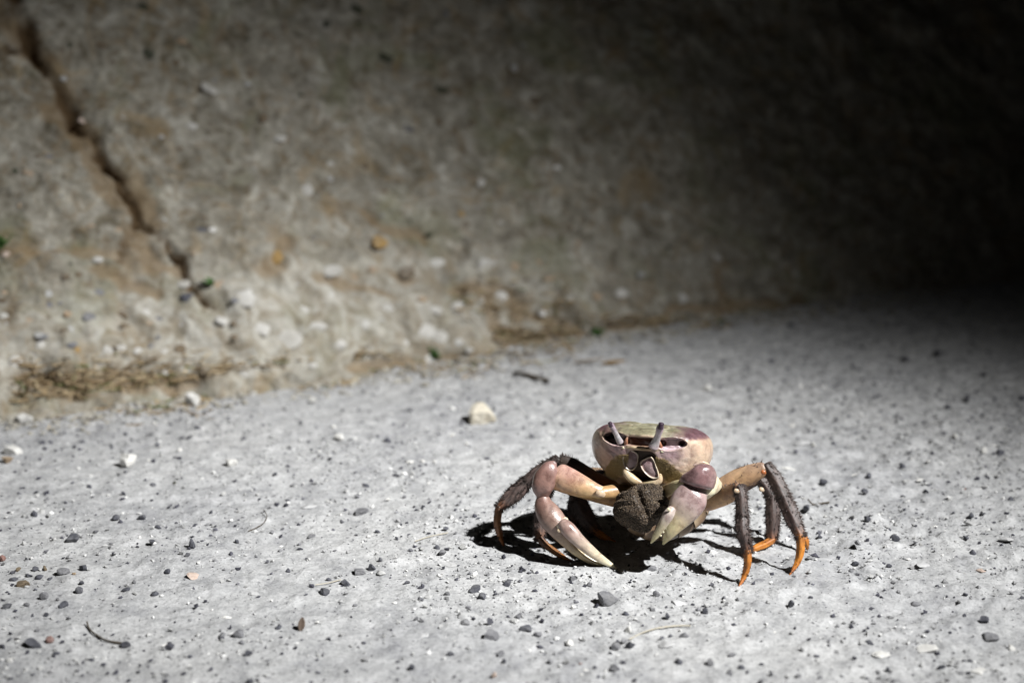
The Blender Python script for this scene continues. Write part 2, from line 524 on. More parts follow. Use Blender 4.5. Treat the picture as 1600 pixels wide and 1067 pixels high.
D2 = np.concatenate([D2] + [D2[:, -1:] * 0] * 4, axis=1)
at_ = me.attributes.new("stain", 'FLOAT', 'POINT')
at_.data.foreach_set("value", D2.reshape(-1).astype(np.float32))
wall = link("concrete_wall", me, M['wall'])
tag(wall, "sloping weathered grey concrete bank with a brown soil filled crack behind the crab", "wall")

# ------------------------------------------------------------------ stones
def stone_mesh(name, seed, sub=3, clips=12, bumpy=0.06, keep=(0.55, 0.85), block=False):
    r = random.Random(seed)
    bm = bmesh.new()
    bmesh.ops.create_icosphere(bm, subdivisions=sub, radius=1.0)
    planes = []
    for _ in range(clips):
        n = Vector((r.gauss(0, 1), r.gauss(0, 1), r.gauss(0, 1))).normalized()
        planes.append((n, r.uniform(*keep)))
    if block:   # squared-off lumps: six faces a little out of true, a few knocked corners
        planes = [(n_, d_ * 0.85) for n_, d_ in planes[:5]]
        for ax in ((1, 0, 0), (-1, 0, 0), (0, 1, 0), (0, -1, 0), (0, 0, 1), (0, 0, -1)):
            n = (Vector(ax) + Vector((r.gauss(0, .3), r.gauss(0, .3), r.gauss(0, .3)))).normalized()
            planes.append((n, r.uniform(0.5, 0.7)))
    for v in bm.verts:
        co = v.co.copy()
        for n, d in planes:
            e = co.dot(n) - d
            if e > 0:
                co -= n * e * 0.93
        co *= 1 + bumpy * mnoise.noise(v.co * 2.1 + Vector((seed * 3.1, 0, 0))) + bumpy * 0.5 * mnoise.noise(v.co * 5.0 + Vector((0, seed * 1.7, 0)))
        v.co = co
    ext = [max(abs(v.co[i]) for v in bm.verts) for i in range(3)]
    for v in bm.verts:
        v.co = Vector(v.co[i] / ext[i] for i in range(3))
    me = bpy.data.meshes.new(name)
    bm.to_mesh(me); bm.free()
    for p in me.polygons:
        p.use_smooth = False
    return me

_cache = {}
def stone_variant(kind, mat, i):
    key = (kind, mat, i)
    if key not in _cache:
        if kind == 'chip':
            me = stone_mesh("pebble", 100 + i, 2, 9, 0.03, (0.25, 0.72))
        elif kind == 'round':
            me = stone_mesh("pebble", 200 + i, 2, 7, 0.12, (0.5, 0.9))
        else:
            me = stone_mesh("rock", 340 + i, 4, 11, 0.09, (0.7, 0.9), True) if mat in ('white', 'cream', 'mid') else stone_mesh("rock", 300 + i, 4, 10, 0.07, (0.32, 0.78))
        me.materials.append(M[mat])
        _cache[key] = me
    return _cache[key]

def lay_stone(name, px, py, w, mat, kind='chip', hr=0.6, dr=0.85, sink=0.25, yaw=None, tilt=0.15, var=None, z=None):
    p = at_z(px, py, 0)
    r = px_len(p, w) * 0.5
    hz = r * hr
    ppy = py + (hz * (1 - sink)) * FPX / depth(p) * 0.9   # the listed place is the stone's centre
    p = at_z(px, ppy, 0)
    p = at_z(px, ppy, gz1(p.x, p.y))
    i = random.randrange(12) if var is None else var
    o = link(name, stone_variant(kind, mat, i), None)
    o.location = (p.x, p.y, p.z + hz * (1 - 2 * sink))
    o.scale = (r, r * dr, hz)
    o.rotation_euler = (random.uniform(-tilt, tilt), random.uniform(-tilt, tilt), random.uniform(-0.5, 0.5) if yaw is None else yaw)
    return o

# named stones: px, py, width, material, kind, height ratio, label
BIG = [
 (752, 646, 43, 'cream', 'rock', 0.78, "cream blocky limestone lump on the ground behind the crab's left legs", 0.9),
 (202, 717, 29, 'white', 'rock', 1.0, "white pointed stone standing alone on the track near the left edge", 0.9),
 (302, 625, 23, 'white', 'rock', 1.1, "upright white stone at the foot of the bank below the crack", 0.9),
 (36, 654, 34, 'white', 'rock', 0.62, "broad white stone at the far left foot of the bank", 0.9),
 (20, 703, 28, 'white', 'rock', 0.55, "low white stone against the left picture edge", 0.9),
 (948, 933, 31, 'mid', 'rock', 0.75, "large rounded grey stone just in front of the crab's long claw", 0.9),
 (361, 721, 18, 'white', 'rock', 0.62, "small white stone right of the white pointed stone", 0.9),
 (530, 682, 17, 'white', 'rock', 0.72, "small white stone alone on the bare ground left of the limestone lump", 0.9),
 (1105, 605, 18, 'white', 'rock', 0.6, "small white stone lying behind the crab's shell near the bank", 0.9),
 (744, 918, 25, 'dark', 'rock', 0.55, "slate blue stone chip left of the crab's shadow, the larger of a pair", 0.9),
 (752, 931, 15, 'dark', 'rock', 0.7, "slate blue stone chip left of the crab's shadow, the smaller of a pair", 0.9),
 (767, 991, 26, 'mid', 'rock', 0.8, "angular grey stone with a flat face, below the slate blue chips", 0.9),
 (510, 922, 20, 'dark', 'rock', 0.8, "dark slate lump, largest of the cluster left of the crab's shadow", 0.9),
 (540, 909, 17, 'dark', 'rock', 0.7, "dark slate pebble just right of the dark slate lump", 0.9),
 (581, 885, 13, 'dark', 'rock', 1.0, "small steep brown grey pebble topping the cluster beside the flat grey one", 0.9),
 (562, 892, 19, 'mid', 'rock', 0.5, "flat grey pebble leaning against the small steep brown grey pebble", 0.9),
 (37, 911, 22, 'brown', 'rock', 0.62, "brown rounded pebble, biggest of the heap at the left edge", 0.9),
 (98, 891, 23, 'mid', 'rock', 0.62, "tilted grey slate piece at the right end of the left heap", 0.9),
 (131, 886, 15, 'dark', 'rock', 0.75, "dark pebble immediately right of the tilted grey slate piece", 0.9),
 (51, 1004, 26, 'dark', 'rock', 0.55, "long dark stone in the lower left corner beside a reddish chip", 0.9),
 (196, 1007, 17, 'dark', 'rock', 0.8, "dark pebble at the right end of the curved twig", 0.9),
 (265, 1010, 17, 'dark', 'rock', 0.6, "dark blunt pebble right of the curved twig", 0.9),
 (373, 989, 22, 'mid', 'rock', 0.6, "grey stone left of the upright dead leaf", 0.9),
 (387, 1019, 15, 'dark', 'rock', 0.8, "dark blue pebble below the grey stone near the dead leaf", 0.9),
 (301, 899, 20, 'pink', 'rock', 0.5, "orange and white mottled pebble on the left ground", 0.9),
 (773, 1052, 11, 'pink', 'rock', 1.5, "small upright pinkish white stone at the bottom edge", 0.9),
 (982, 982, 11, 'white', 'rock', 1.3, "small upright white stone with a black shadow below the grey stone", 0.9),
 (890, 1003, 13, 'white', 'rock', 0.75, "small bright white stone in the bottom foreground", 0.9),
 (961, 1009, 18, 'mid', 'rock', 0.9, "grey stone in the bottom foreground below the upright white stone", 0.9),
 (1237, 941, 12, 'dark', 'rock', 1.4, "pointed dark pebble standing in front of the crab's outer right foot", 0.9),
 (823, 980, 27, 'dark', 'rock', 0.4, "long low slate stone in the foreground right of the angular grey stone", 0.9),
 (1548, 995, 27, 'mid', 'rock', 0.5, "large half buried grey stone at lower right", 0.9),
 (1537, 967, 19, 'dark', 'rock', 0.65, "dark slate stone just above the half buried grey stone at right", 0.9),
 (1358, 741, 11, 'dark', 'rock', 0.95, "small black pebble behind right of the crab between pale streaks", 0.9),
 (726, 853, 16, 'pale', 'rock', 0.7, "pale pebble at the left rim of the crab's shadow", 0.9),
 (564, 799, 23, 'mid', 'rock', 0.4, "low flat grey pebble left of the crab", 0.9),
]
for i, (px, py, w, mt, kd, hr, lab, dr) in enumerate(BIG):
    o = lay_stone("rock" if w > 19 else "pebble", px, py, w, mt, kd, hr, dr, 0.18, var=i, tilt=0.12)
    tag(o, lab, "stone")

PEB = """115,841,20d 237,846,11d 300,848,17d 315,844,7d 292,865,12d 286,875,7d 70,887,13b 44,897,13d 20,903,16d 61,901,14d 77,903,11d 29,889,11b
55,888,10d 115,895,10t 127,909,13d 124,921,11d 197,920,13d 212,927,11p 241,926,12d 262,892,13d 210,908,13m 69,930,15m 99,941,16d 10,947,17d 42,944,13m 90,935,11m
50,961,8d 72,960,11d 88,1019,11d 4,1008,10d 14,999,10d 56,984,12m 346,991,17m 143,1030,11d 235,1031,9d 295,1024,10d 120,1047,9d 179,1051,9d 201,1062,8d 217,1049,10d 391,1062,11d
16,1059,9d 192,953,8m 233,914,8d 164,984,8d 78,998,14r 5,870,15r 468,857,10d 522,860,9m 642,859,8d 650,859,8p 684,854,13d 691,862,13m 595,895,17p 514,905,8d 477,928,8d
792,911,15d 657,935,11d 664,945,11p 699,926,13m 635,909,11d 434,980,12d 764,970,13d 727,971,15m 782,1019,14m 703,1020,12d 621,1033,8d 643,1041,10d 497,1049,11d 543,1047,8d 486,1064,9d
594,873,8d 650,965,9m 733,895,10d 788,1032,9d 710,1057,9m 808,961,17m 840,990,15m 978,957,13d 1026,927,13m 1043,962,12d 1100,953,12d 1019,951,9d 985,1008,14d 1047,993,9d 1068,990,18m
860,1031,13m 859,1046,9d 957,1042,18m 935,1056,9d 944,1055,11p 916,1047,11w 907,1036,7r 1060,1032,12d 1159,1042,11d 1190,1037,7d 1144,1021,13m 1110,1032,15m 1017,887,18m 894,901,17m
1168,990,9m 895,947,10w 1140,1050,13m 1190,1063,10d 992,1061,8d 1337,879,12d 1330,889,11m 1510,840,13d 1520,862,13d 1340,848,18m 1281,838,8d 1398,840,14d 1429,846,9d 1464,914,8d
1507,927,11d 1436,927,13m 1430,943,18m 1358,1002,13d 1361,951,9d 1579,925,9m 1597,933,11d 1580,1008,17w 1516,1031,10d 1499,1051,14m 1472,1041,13d 1205,1052,11d 1247,1053,14m 1281,1058,11m
1316,1056,11m 1354,1058,9d 1276,1024,11d 1387,1044,10d 1267,933,7d 1240,900,8d 1225,875,8m 1389,883,8d 1375,902,8d 1330,974,8d 1480,931,8d 280,702,9w 232,719,8w 265,662,11d 294,683,11d
245,694,9d 54,804,13d 64,800,14p 272,754,11o 279,747,12p 365,752,12d 374,764,12p 349,771,10p 192,770,10d 222,807,12d 180,809,14d 246,822,12d 65,637,14w 106,651,20p 66,691,11d 57,768,9d
239,757,9d 246,655,12p 364,605,20p 397,615,12w 338,632,10w 352,632,11w 160,647,12p 10,718,24t 604,685,12d 522,666,9w 489,625,14w 706,679,13w 729,692,10w 459,756,15m 571,757,12d 534,814,12d
661,791,7d 631,775,9m 696,826,11d 747,809,6d 607,780,8w 661,719,9w 679,720,10w 516,716,9d 760,715,13d 775,721,14p 441,826,8d 1350,767,11d 1411,774,10d 1355,806,12d 1420,705,9d 1434,702,7d
1285,751,16d 1261,790,15d 1410,725,13d 1517,804,9d 1536,802,9d 1552,816,8d 1562,704,15d 1579,779,11d 1537,704,13w 1436,749,14w 1507,764,8r 1535,762,12d 1302,692,10d 1404,682,8d 1476,677,10d
1435,676,8d 1492,680,12w 1512,621,11d 1481,635,10d 1534,648,10d 1596,621,12d 1285,640,11w 1237,665,12w 1400,649,8d 1270,693,11w 1366,599,9d 1316,737,6d 1412,560,14d 1465,552,13d 1205,565,12d
1170,608,9d 1236,506,12d 1124,510,12d 930,610,9d 1538,585,12d 1150,700,8d 1180,716,8m 1216,700,8d 1140,650,9m 880,640,9m 830,680,9d 905,690,8d 850,660,8d 1060,610,8m 980,600,9m 640,640,9m
560,640,9m 470,660,9d 430,740,9d 330,800,8d 140,760,9d 110,720,9d 30,770,9d 130,690,10d 150,830,9d 400,870,8d 420,905,8d 370,845,8d 620,840,8d 590,830,8d 450,890,8d 555,945,8m 600,990,8m 560,1010,8m""".split()
PK = dict(d='dark', m='mid', p='pale', w='white', r='red', b='brown', t='tan', o='olive')
WORD = dict(d='dark slate', m='mid grey', p='pale grey', w='white', r='reddish', b='brown', t='tan', o='olive black')
LAND = [(752, 646, "the cream limestone lump"), (202, 717, "the white pointed stone"), (302, 625, "the bank's upright white stone"), (36, 654, "the broad white stone"), (20, 703, "the low white edge stone"),
 (948, 933, "the large rounded grey stone"), (361, 721, "the small white stone"), (530, 682, "the lone white stone"), (748, 924, "the slate blue chips"), (767, 991, "the angular grey stone"), (510, 922, "the dark slate lump"),
 (37, 911, "the brown rounded pebble"), (98, 891, "the tilted slate piece"), (160, 995, "the curved twig"), (470, 980, "the upright dead leaf"), (982, 982, "the small upright white stone"), (1237, 941, "the pointed dark pebble"),
 (1157, 915, "the crab's nearest foot"), (1240, 895, "the crab's outer right foot"), (1548, 995, "the half buried grey stone"), (1358, 741, "the small black pebble"), (725, 850, "the crab's shadow"),
 (1262, 787, "the forked dark twig"), (412, 815, "the bent rootlet"), (830, 592, "the thick dark stick"), (1105, 605, "the white stone behind the shell"), (1030, 985, "the pale foreground straw"), (51, 1004, "the long dark corner stone"),
 (564, 799, "the low flat grey pebble"), (301, 899, "the orange and white pebble"), (773, 1052, "the pinkish upright stone"), (935, 570, "the tan dry leaves"), (680, 553, "the small green weed"), (1580, 1008, "the lower right corner stone")]
ORD = ["nearest", "second nearest", "third nearest", "fourth nearest", "fifth nearest", "sixth nearest", "seventh nearest", "eighth nearest"]
peb = []
for t in PEB:
    a = t.split(',')
    px, py, w, k = int(a[0]), int(a[1]), int(a[2][:-1]), a[2][-1]
    lm = min(LAND, key=lambda q: math.hypot(px - q[0], 2.2 * (py - q[1])))
    dx, dy = px - lm[0], 2.2 * (py - lm[1])
    side = ("left of" if dx < 0 else "right of") if abs(dx) > abs(dy) else ("behind" if dy < 0 else "in front of")
    size = "tiny" if w < 9 else "small" if w < 13 else "medium"
    peb.append((px, py, w, k, (size, WORD[k], side, lm[2]), math.hypot(dx, dy)))
for i, (px, py, w, k, key, dist) in enumerate(peb):
    o = lay_stone("pebble", px, py, w * (1.15 if k == 'd' else 1.0), PK[k], random.choice(['chip', 'chip', 'round']),
                  random.choice([0.4, 0.55, 0.7, 0.95]), random.uniform(0.5, 0.95), random.uniform(0.1, 0.35), tilt=0.55, yaw=random.uniform(-1.2, 1.2))
    same = sorted(q[5] for q in peb if q[4] == key)
    lab = "%s %s pebble %s %s" % key
    if len(same) > 1:
        lab += ", %s to it" % ORD[same.index(dist)]
    tag(o, lab, "pebble", "%s pebbles scattered on the track" % WORD[k])

# stones bedded flush in the track
FLATS = [(181,854,18,'pale'),(352,963,22,'white'),(395,925,26,'pale'),(487,836,24,'mid'),(727,960,50,'pale'),(411,1063,28,'pale'),(662,991,20,'pale'),(1040,1004,32,'pale'),
 (922,965,18,'pale'),(1186,907,26,'mid'),(1375,1022,42,'white'),(1450,1013,46,'white'),(1440,880,34,'pale'),(1532,889,24,'pink'),(1525,1046,36,'white'),(639,721,22,'white'),
 (1340,741,30,'white'),(1517,815,38,'pale'),(1390,940,60,'pale'),(1290,942,40,'pale'),(1420,970,44,'pale'),(1250,1030,40,'pale'),(1120,1000,36,'pale'),(1180,1020,40,'pale'),
 (1330,1010,34,'pale'),(1540,920,30,'pale'),(1560,880,40,'pale'),(1500,960,30,'pale'),(640,890,40,'pale'),(700,880,34,'pale'),(560,880,24,'pale'),(1250,690,34,'pale'),(1450,790,30,'pale'),
 (1230,730,30,'white'),(860,960,30,'pale'),(1060,940,34,'pale'),(1140,940,28,'pale'),(300,980,30,'pale'),(110,970,30,'pale'),(480,790,30,'pale'),(590,740,34,'pale'),(1570,840,30,'pale'),(191,685,20,'pale')]
for (px, py, w, mt) in FLATS[:18] + FLATS[-14::2]:
    o = lay_stone("stone", px, py, w * 0.9, 'bedded' if mt == 'pale' else mt, 'chip', 0.26, 0.8, 0.42, tilt=0.12)
    o.parent = ground

# aggregate showing in the concrete bank
WST = [(149,413,22,'white'),(273,426,12,'white'),(275,458,25,'pale'),(282,478,28,'dark'),(307,372,22,'dark'),(322,372,16,'white'),(135,504,27,'mid'),(189,499,34,'brown'),(187,522,17,'brown'),(42,511,21,'tan'),
 (69,505,12,'brown'),(13,499,15,'brown'),(110,560,18,'ochre'),(5,462,12,'tan'),(101,500,18,'tan'),(228,553,17,'mid'),(330,462,22,'tan'),(364,600,24,'white'),(391,533,30,'pale'),(12,398,20,'pink'),
 (436,546,50,'white'),(506,471,13,'white'),(587,385,32,'ochre'),(574,429,18,'tan'),(670,496,30,'white'),(649,531,25,'white'),(742,477,18,'white'),(676,415,34,'pale'),(754,417,38,'pale'),(700,547,17,'white'),
 (718,558,18,'white'),(665,372,14,'olive'),(650,477,22,'tan'),(630,430,30,'brown'),(720,333,17,'ochre'),(598,492,30,'pale'),(514,555,25,'white'),(418,412,34,'ochre'),(775,468,30,'pale'),(511,432,36,'pale'),
 (888,470,20,'white'),(966,462,28,'pale'),(838,495,15,'white'),(1122,403,22,'pale'),(931,467,22,'tan'),(853,441,22,'tan'),(1066,466,22,'pale'),(129,187,15,'pink'),(233,81,22,'olive'),(177,96,12,'brown'),
 (160,69,25,'brown'),(222,13,24,'olive'),(287,63,24,'tan'),(281,230,13,'brown'),(24,263,13,'olive'),(45,268,22,'tan'),(300,197,20,'pale'),(329,140,40,'pale'),(60,242,12,'brown'),(135,22,12,'brown'),
 (278,95,20,'brown'),(434,222,24,'white'),(866,266,16,'white'),(698,131,26,'olive'),(695,180,22,'brown'),(836,158,24,'brown'),(609,83,30,'olive'),(559,11,24,'olive'),(516,34,22,'olive'),(680,98,14,'olive'),
 (805,106,16,'pale'),(519,256,20,'pale'),(519,278,15,'pale'),(647,197,18,'dark'),(759,281,24,'pale'),(409,190,20,'brown'),(475,300,26,'pale'),(470,590,20,'pale'),(560,520,22,'white'),(620,545,18,'pale'),
 (70,470,14,'pale'),(220,500,18,'white'),(60,550,22,'white'),(160,560,20,'pale'),(20,575,26,'pale'),(250,590,16,'white'),(330,520,22,'white'),(460,500,20,'pale'),(545,440,16,'tan'),(800,420,18,'tan'),
 (600,300,14,'brown'),(640,250,12,'brown'),(360,250,14,'brown'),(390,120,14,'brown'),(470,150,14,'olive'),(1000,430,16,'pale'),(900,380,16,'tan'),(1010,320,14,'pale'),(950,300,14,'brown'),(780,350,16,'pale')]
_r = random.Random(77)
for _ in range(10):
    WST.append((_r.uniform(350, 790), _r.gauss(505, 36), 8 + 34 * _r.random() ** 2.2, _r.choice(['white', 'pale', 'pale', 'tan', 'white'])))
for _ in range(30):
    WST.append((_r.uniform(0, 360), _r.gauss(520, 40), _r.uniform(7, 22), _r.choice(['pale', 'brown', 'tan', 'mid', 'brown'])))
for _ in range(70):
    WST.append((_r.uniform(0, 1100), _r.uniform(0, 440), _r.uniform(6, 15), _r.choice(['brown', 'olive', 'tan', 'mid', 'pale', 'brown'])))
def st_variant(mt, i):
    key = ('wall', mt, i)
    if key not in _cache:
        m_ = stone_mesh("stone", 500 + i, 3, 7, 0.22, (0.4, 0.9)); m_.materials.append(M[mt])
        for p_ in m_.polygons: p_.use_smooth = True
        _cache[key] = m_
    return _cache[key]
wrot = Matrix((WU, WT, WN)).transposed().to_quaternion()
for (px, py, w, mt) in WST:
    s, t = wall_st(px, py)
    p = wall_point(s, t)
    r = px_len(p, w) * 0.5
    bright = mt == 'white'
    if mt in ('white', 'pale') and w > 16: mt = 'wallwhite'
    o = link("stone", st_variant(mt, random.randrange(6)), None, wall)
    o.rotation_mode = 'QUATERNION'
    o.rotation_quaternion = wrot @ Vector((0, 0, 1)).rotation_difference(Vector((random.uniform(-.2, .2), random.uniform(-.2, .2), 1)))
    o.scale = (r, r * random.uniform(0.5, 0.9), r * (0.34 if bright else 0.26))
    o.location = p + WN * r * (0.05 if bright else 0.0)

# loose grit of the track: uncountable
ico = bmesh.new(); bmesh.ops.create_icosphere(ico, subdivisions=1, radius=1.0)
ICO_V = np.array([v.co[:] for v in ico.verts]); ICO_F = np.array([[v.index for v in f.verts] for f in ico.faces]); ico.free()
OCT_V = np.array([(1, 0, 0), (-1, 0, 0), (0, 1, 0), (0, -1, 0), (0, 0, 1), (0, 0, -1)], float)
OCT_F = np.array([(0, 2, 4), (2, 1, 4), (1, 3, 4), (3, 0, 4), (2, 0, 5), (1, 2, 5), (3, 1, 5), (0, 3, 5)])
def scatter_stones(name, pts, radii, flat, seed, mat, smooth=False, BV=None, BF=None):
    BV = ICO_V if BV is None else BV; BF = ICO_F if BF is None else BF
    g = np.random.default_rng(seed)
    n = len(pts)
    q = g.normal(size=(n, 3, 3)); q, _ = np.linalg.qr(q)
    base = BV[None] * (1 + 0.35 * g.normal(size=(n, len(BV), 1)).clip(-1.2, 1.2))
    base = base * g.uniform(0.6, 1.15, size=(n, 1, 3))
    v = np.einsum('nij,nkj->nki', q, base) * radii[:, None, None]
    v[:, :, 2] *= flat
    v = v + pts[:, None, :]
    f = BF[None] + (np.arange(n) * len(BV))[:, None, None]
    return np_mesh(name, v.reshape(-1, 3), f.reshape(-1, 3), smooth)

n = 150000
gx = rng.uniform(-0.55, 0.75, n); gy = rng.uniform(0.62, 1.75, n) ** 1.0
dens = sstep(-0.5, 0.6, fbm(gx, gy, 9, 2, 91) + 0.5 * sstep(0.0, 0.4, gx))
keepm = rng.uniform(0, 1, n) < 0.25 + 0.75 * dens
gx, gy = gx[keepm], gy[keepm]
gr = 0.00042 + 0.0017 * rng.uniform(0, 1, len(gx)) ** 6
gp = np.stack([gx, gy, gz(gx, gy) + gr * 0.35], -1)
grit = link("gravel", scatter_stones("gravel", gp, gr, 0.75, 3, M['grit'], False, OCT_V, OCT_F), M['grit'])
tag(grit, "fine mixed dark and pale grit covering the track", "gravel", kind="stuff")

# ------------------------------------------------------------------ sweepings at the foot of the bank
def sweep_mesh(name, paths, nseg=6):
    V = []; F = []
    for pts, rad in paths:
        pts = [Vector(p) for p in pts]
        k0 = len(V)
        for i, p in enumerate(pts):
            t = (pts[min(i + 1, len(pts) - 1)] - pts[max(i - 1, 0)]).normalized()
            a = t.cross(Vector((0.13, 0.31, 0.94))).normalized(); b = t.cross(a)
            r = rad[i] if isinstance(rad, (list, tuple)) else rad
            for j in range(nseg):
                th = 2 * math.pi * j / nseg
                V.append(p + (a * math.cos(th) + b * math.sin(th)) * r)
        for i in range(len(pts) - 1):
            for j in range(nseg):
                F.append((k0 + i * nseg + j, k0 + i * nseg + (j + 1) % nseg, k0 + (i + 1) * nseg + (j + 1) % nseg, k0 + (i + 1) * nseg + j))
    return np_mesh(name, [v[:] for v in V], F)

def litter_paths():
    out = []
    r = random.Random(5)
    zones = [(20, 330, 612, 36, 520), (330, 560, 592, 14, 120), (540, 760, 572, 14, 140), (760, 900, 535, 26, 260), (900, 1150, 505, 10, 140), (700, 880, 480, 30, 120)]
    for x0, x1, yc, sp, cnt in zones:
        for _ in range(cnt):
            px = r.uniform(x0, x1); py = yc + r.gauss(0, sp * 0.5) + (yc == 615) * (175 - px) * 0.09
            g = at_z(px, py, 0.002)
            s = (g - W0).dot(WU); off = (g - W0).dot(WN_H)
            if off < 0.012:
                s_, t_ = wall_st(px, py)
                if t_ < 0: continue
                p = wall_point(s_, t_, 0.002)
            else:
                p = Vector((g.x, g.y, gz1(g.x, g.y) + 0.001))
            L = r.uniform(0.006, 0.022); a = r.uniform(0, 6.28); el = r.gauss(0.0, 0.18)
            d = Vector((math.cos(a) * math.cos(el), math.sin(a) * math.cos(el) * 0.7, math.sin(el)))
            bend = Vector((r.gauss(0, 1), r.gauss(0, 1), r.gauss(0, 0.6))) * L * 0.08
            rad = r.uniform(0.0002, 0.0006)
            out.append(([p - d * L * 0.5 + Vector((0, 0, .001)), p + bend * 0.6, p + bend * 0.5 + d * L * 0.3, p + d * L * 0.5], [rad, rad * 1.3, rad, rad * 0.3]))
    return out
lit = link("dry_grass_litter", sweep_mesh("dry_grass_litter", litter_paths(), 4), M['litter'])
tag(lit, "dry straw and root litter along the foot of the concrete bank", "litter", kind="stuff")

# soil crumbs and small rubble in the corner between bank and track
nb = 2600
su = rng.uniform(-0.62, 0.5, nb); so = np.abs(rng.normal(0, 0.022, nb)) + 0.004
bx = W0.x + WU.x * su + WN_H.x * so; by = W0.y + WU.y * su + WN_H.y * so
foot_out = 0.02 * sstep(0.13, -0.05, su)
bx += WN_H.x * foot_out; by += WN_H.y * foot_out
br = 0.0007 + 0.0034 * rng.uniform(0, 1, nb) ** 4
rub = link("bank_rubble", scatter_stones("bank_rubble", np.stack([bx, by, gz(bx, by) + br * 0.3], -1), br, 0.75, 8, M['rubble']), M['rubble'])
tag(rub, "small crumbled rubble and soil along the base of the bank", "rubble", kind="stuff")

# ------------------------------------------------------------------ twigs and leaves
def gpt(px, py, up=0.0008):
    p = at_z(px, py, 0); p = at_z(px, py, gz1(p.x, p.y))
    return Vector((p.x, p.y, gz1(p.x, p.y) + up))

def twig(name, pts, rad, mat, label):
    P_ = [gpt(x, y, u) for x, y, u in pts]
    fine = []
    for i in range(len(P_) - 1):
        p0, p1, p2, p3 = P_[max(i - 1, 0)], P_[i], P_[i + 1], P_[min(i + 2, len(P_) - 1)]
        for k in range(5):
            t = k / 5
            fine.append(0.5 * ((2 * p1) + (p2 - p0) * t + (2 * p0 - 5 * p1 + 4 * p2 - p3) * t * t + (3 * p1 - p0 - 3 * p2 + p3) * t ** 3))
    fine.append(P_[-1])
    nn = len(fine)
    rr = [rad * (0.65 + 0.5 * abs(math.sin(i * 1.7)) ** 3 * 0.6 + 0.35 * i / nn) for i in range(nn)]
    o = link(name, sweep_mesh(name, [(fine, rr)], 7), mat)
    return tag(o, label, "twig" if mat is M['twig'] else "straw")
twig("twig", [(136, 976, .002), (140, 986, .001), (152, 995, .0008), (167, 1002, .0008), (190, 1007, .0008)], 0.00055, M['twig'], "thin dark curved twig lying in the lower left corner")
twig("twig", [(412, 801, .002), (417, 808, .001), (413, 818, .001), (402, 826, .001), (388, 829, .0006)], 0.00032, M['twig'], "small bent rootlet on the pale ground at left of the crab")
twig("twig", [(803, 586, .002), (815, 590, .003), (830, 592, .003), (845, 596, .002), (856, 598, .002)], 0.0019, M['twig'], "short thick dark stick near the bank above the limestone lump")
twig("twig", [(1262, 787, .004), (1270, 790, .001), (1280, 787, .001), (1296, 786, .001)], 0.0006, M['twig'], "forked bit of dark twig on the track right of the crab")
twig("straw", [(983, 1001, .001), (1005, 991, .001), (1030, 984, .001), (1058, 980, .001), (1079, 980, .001)], 0.00042, M['straw'], "pale straw lying in the foreground in front of the crab")
twig("straw", [(492, 916, .001), (512, 912, .001), (533, 908, .001)], 0.0003, M['straw'], "short pale straw between the dark slate lump and the slate pebble")
twig("straw", [(648, 846, .001), (670, 841, .001), (700, 834, .001)], 0.0003, M['straw'], "short pale straw left of the crab's shadow")

def leaf_mesh(name, L, Wd, curl, seed):
    r = random.Random(seed); V = []; F = []; nu, nv = 9, 5
    for i in range(nu):
        u = i / (nu - 1); w = Wd * math.sin(math.pi * (0.06 + 0.9 * u)) ** 0.8
        for j in range(nv):
            v = (j / (nv - 1) - 0.5) * 2
            V.append((w * v, L * u, curl * (v * v) * w + 0.25 * curl * L * u * u + r.uniform(-1, 1) * 0.03 * Wd))
    for i in range(nu - 1):
        for j in range(nv - 1):
            a = i * nv + j
            F.append((a, a + 1, a + nv + 1, a + nv))
    V2 = V + [(x, y, z + 0.00035) for x, y, z in V]
    n0 = len(V)
    F2 = [f[::-1] for f in F] + [tuple(k + n0 for k in f) for f in F]
    for i in range(nu - 1):
        for j in (0, nv - 1):
            a = i * nv + j; b = a + nv
            q = (a, b, b + n0, a + n0) if j == 0 else (b, a, a + n0, b + n0)
            F2.append(q[::-1])
    return np_mesh(name, V2, F2)

o = link("dead_leaf", leaf_mesh("dead_leaf", 0.0075, 0.0019, 0.5, 1), M['deadleaf'])
o.location = gpt(469, 985, -0.0004); o.rotation_euler = (R(68), R(12), R(10))
tag(o, "small curled brown dead leaf standing upright in the left foreground", "leaf")
o = link("dead_leaf", leaf_mesh("dead_leaf", 0.026, 0.003, 0.3, 2), M['drytan'])
o.location = gpt(896, 569, 0.001); o.rotation_euler = (R(4), R(-20), R(-88))
tag(o, "flat tan dry leaf lying by the bank above the crab", "leaf")
o = link("dead_leaf", leaf_mesh("dead_leaf", 0.020, 0.0028, 0.4, 3), M['drytan'])
o.location = gpt(940, 571, 0.001); o.rotation_euler = (R(3), R(15), R(-95))
tag(o, "second tan dry leaf, right of the first one by the bank", "leaf")

def weed(px, py, nl, size, label, onwall=False):
    r = random.Random(px)
    e = bpy.data.objects.new("weed", None); COL.objects.link(e)
    if onwall:
        s, t = wall_st(px, py); e.location = wall_point(s, t, 0.001)
    else:
        e.location = gpt(px, py, 0.0)
    e.empty_display_size = 0.01
    for i in range(nl):
        o = link("leaf", leaf_mesh("leaf", size * r.uniform(.6, 1.1), size * 0.28, 0.4, i), M['leaf'], e)
        o.rotation_euler = (R(r.uniform(20, 75)), R(r.uniform(-25, 25)), R(r.uniform(0, 360)))
        o.location = (r.uniform(-.3, .3) * size, r.uniform(-.3, .3) * size, r.uniform(0, .2) * size)
    tag(e, label, "weed")
weed(680, 562, 18, 0.011, "small green weed at the foot of the bank beside white stones")
weed(1, 385, 10, 0.012, "green sprig growing on the bank at the left picture edge", True)
weed(930, 527, 12, 0.009, "low dull green weed in the corner of bank and track above the crab")
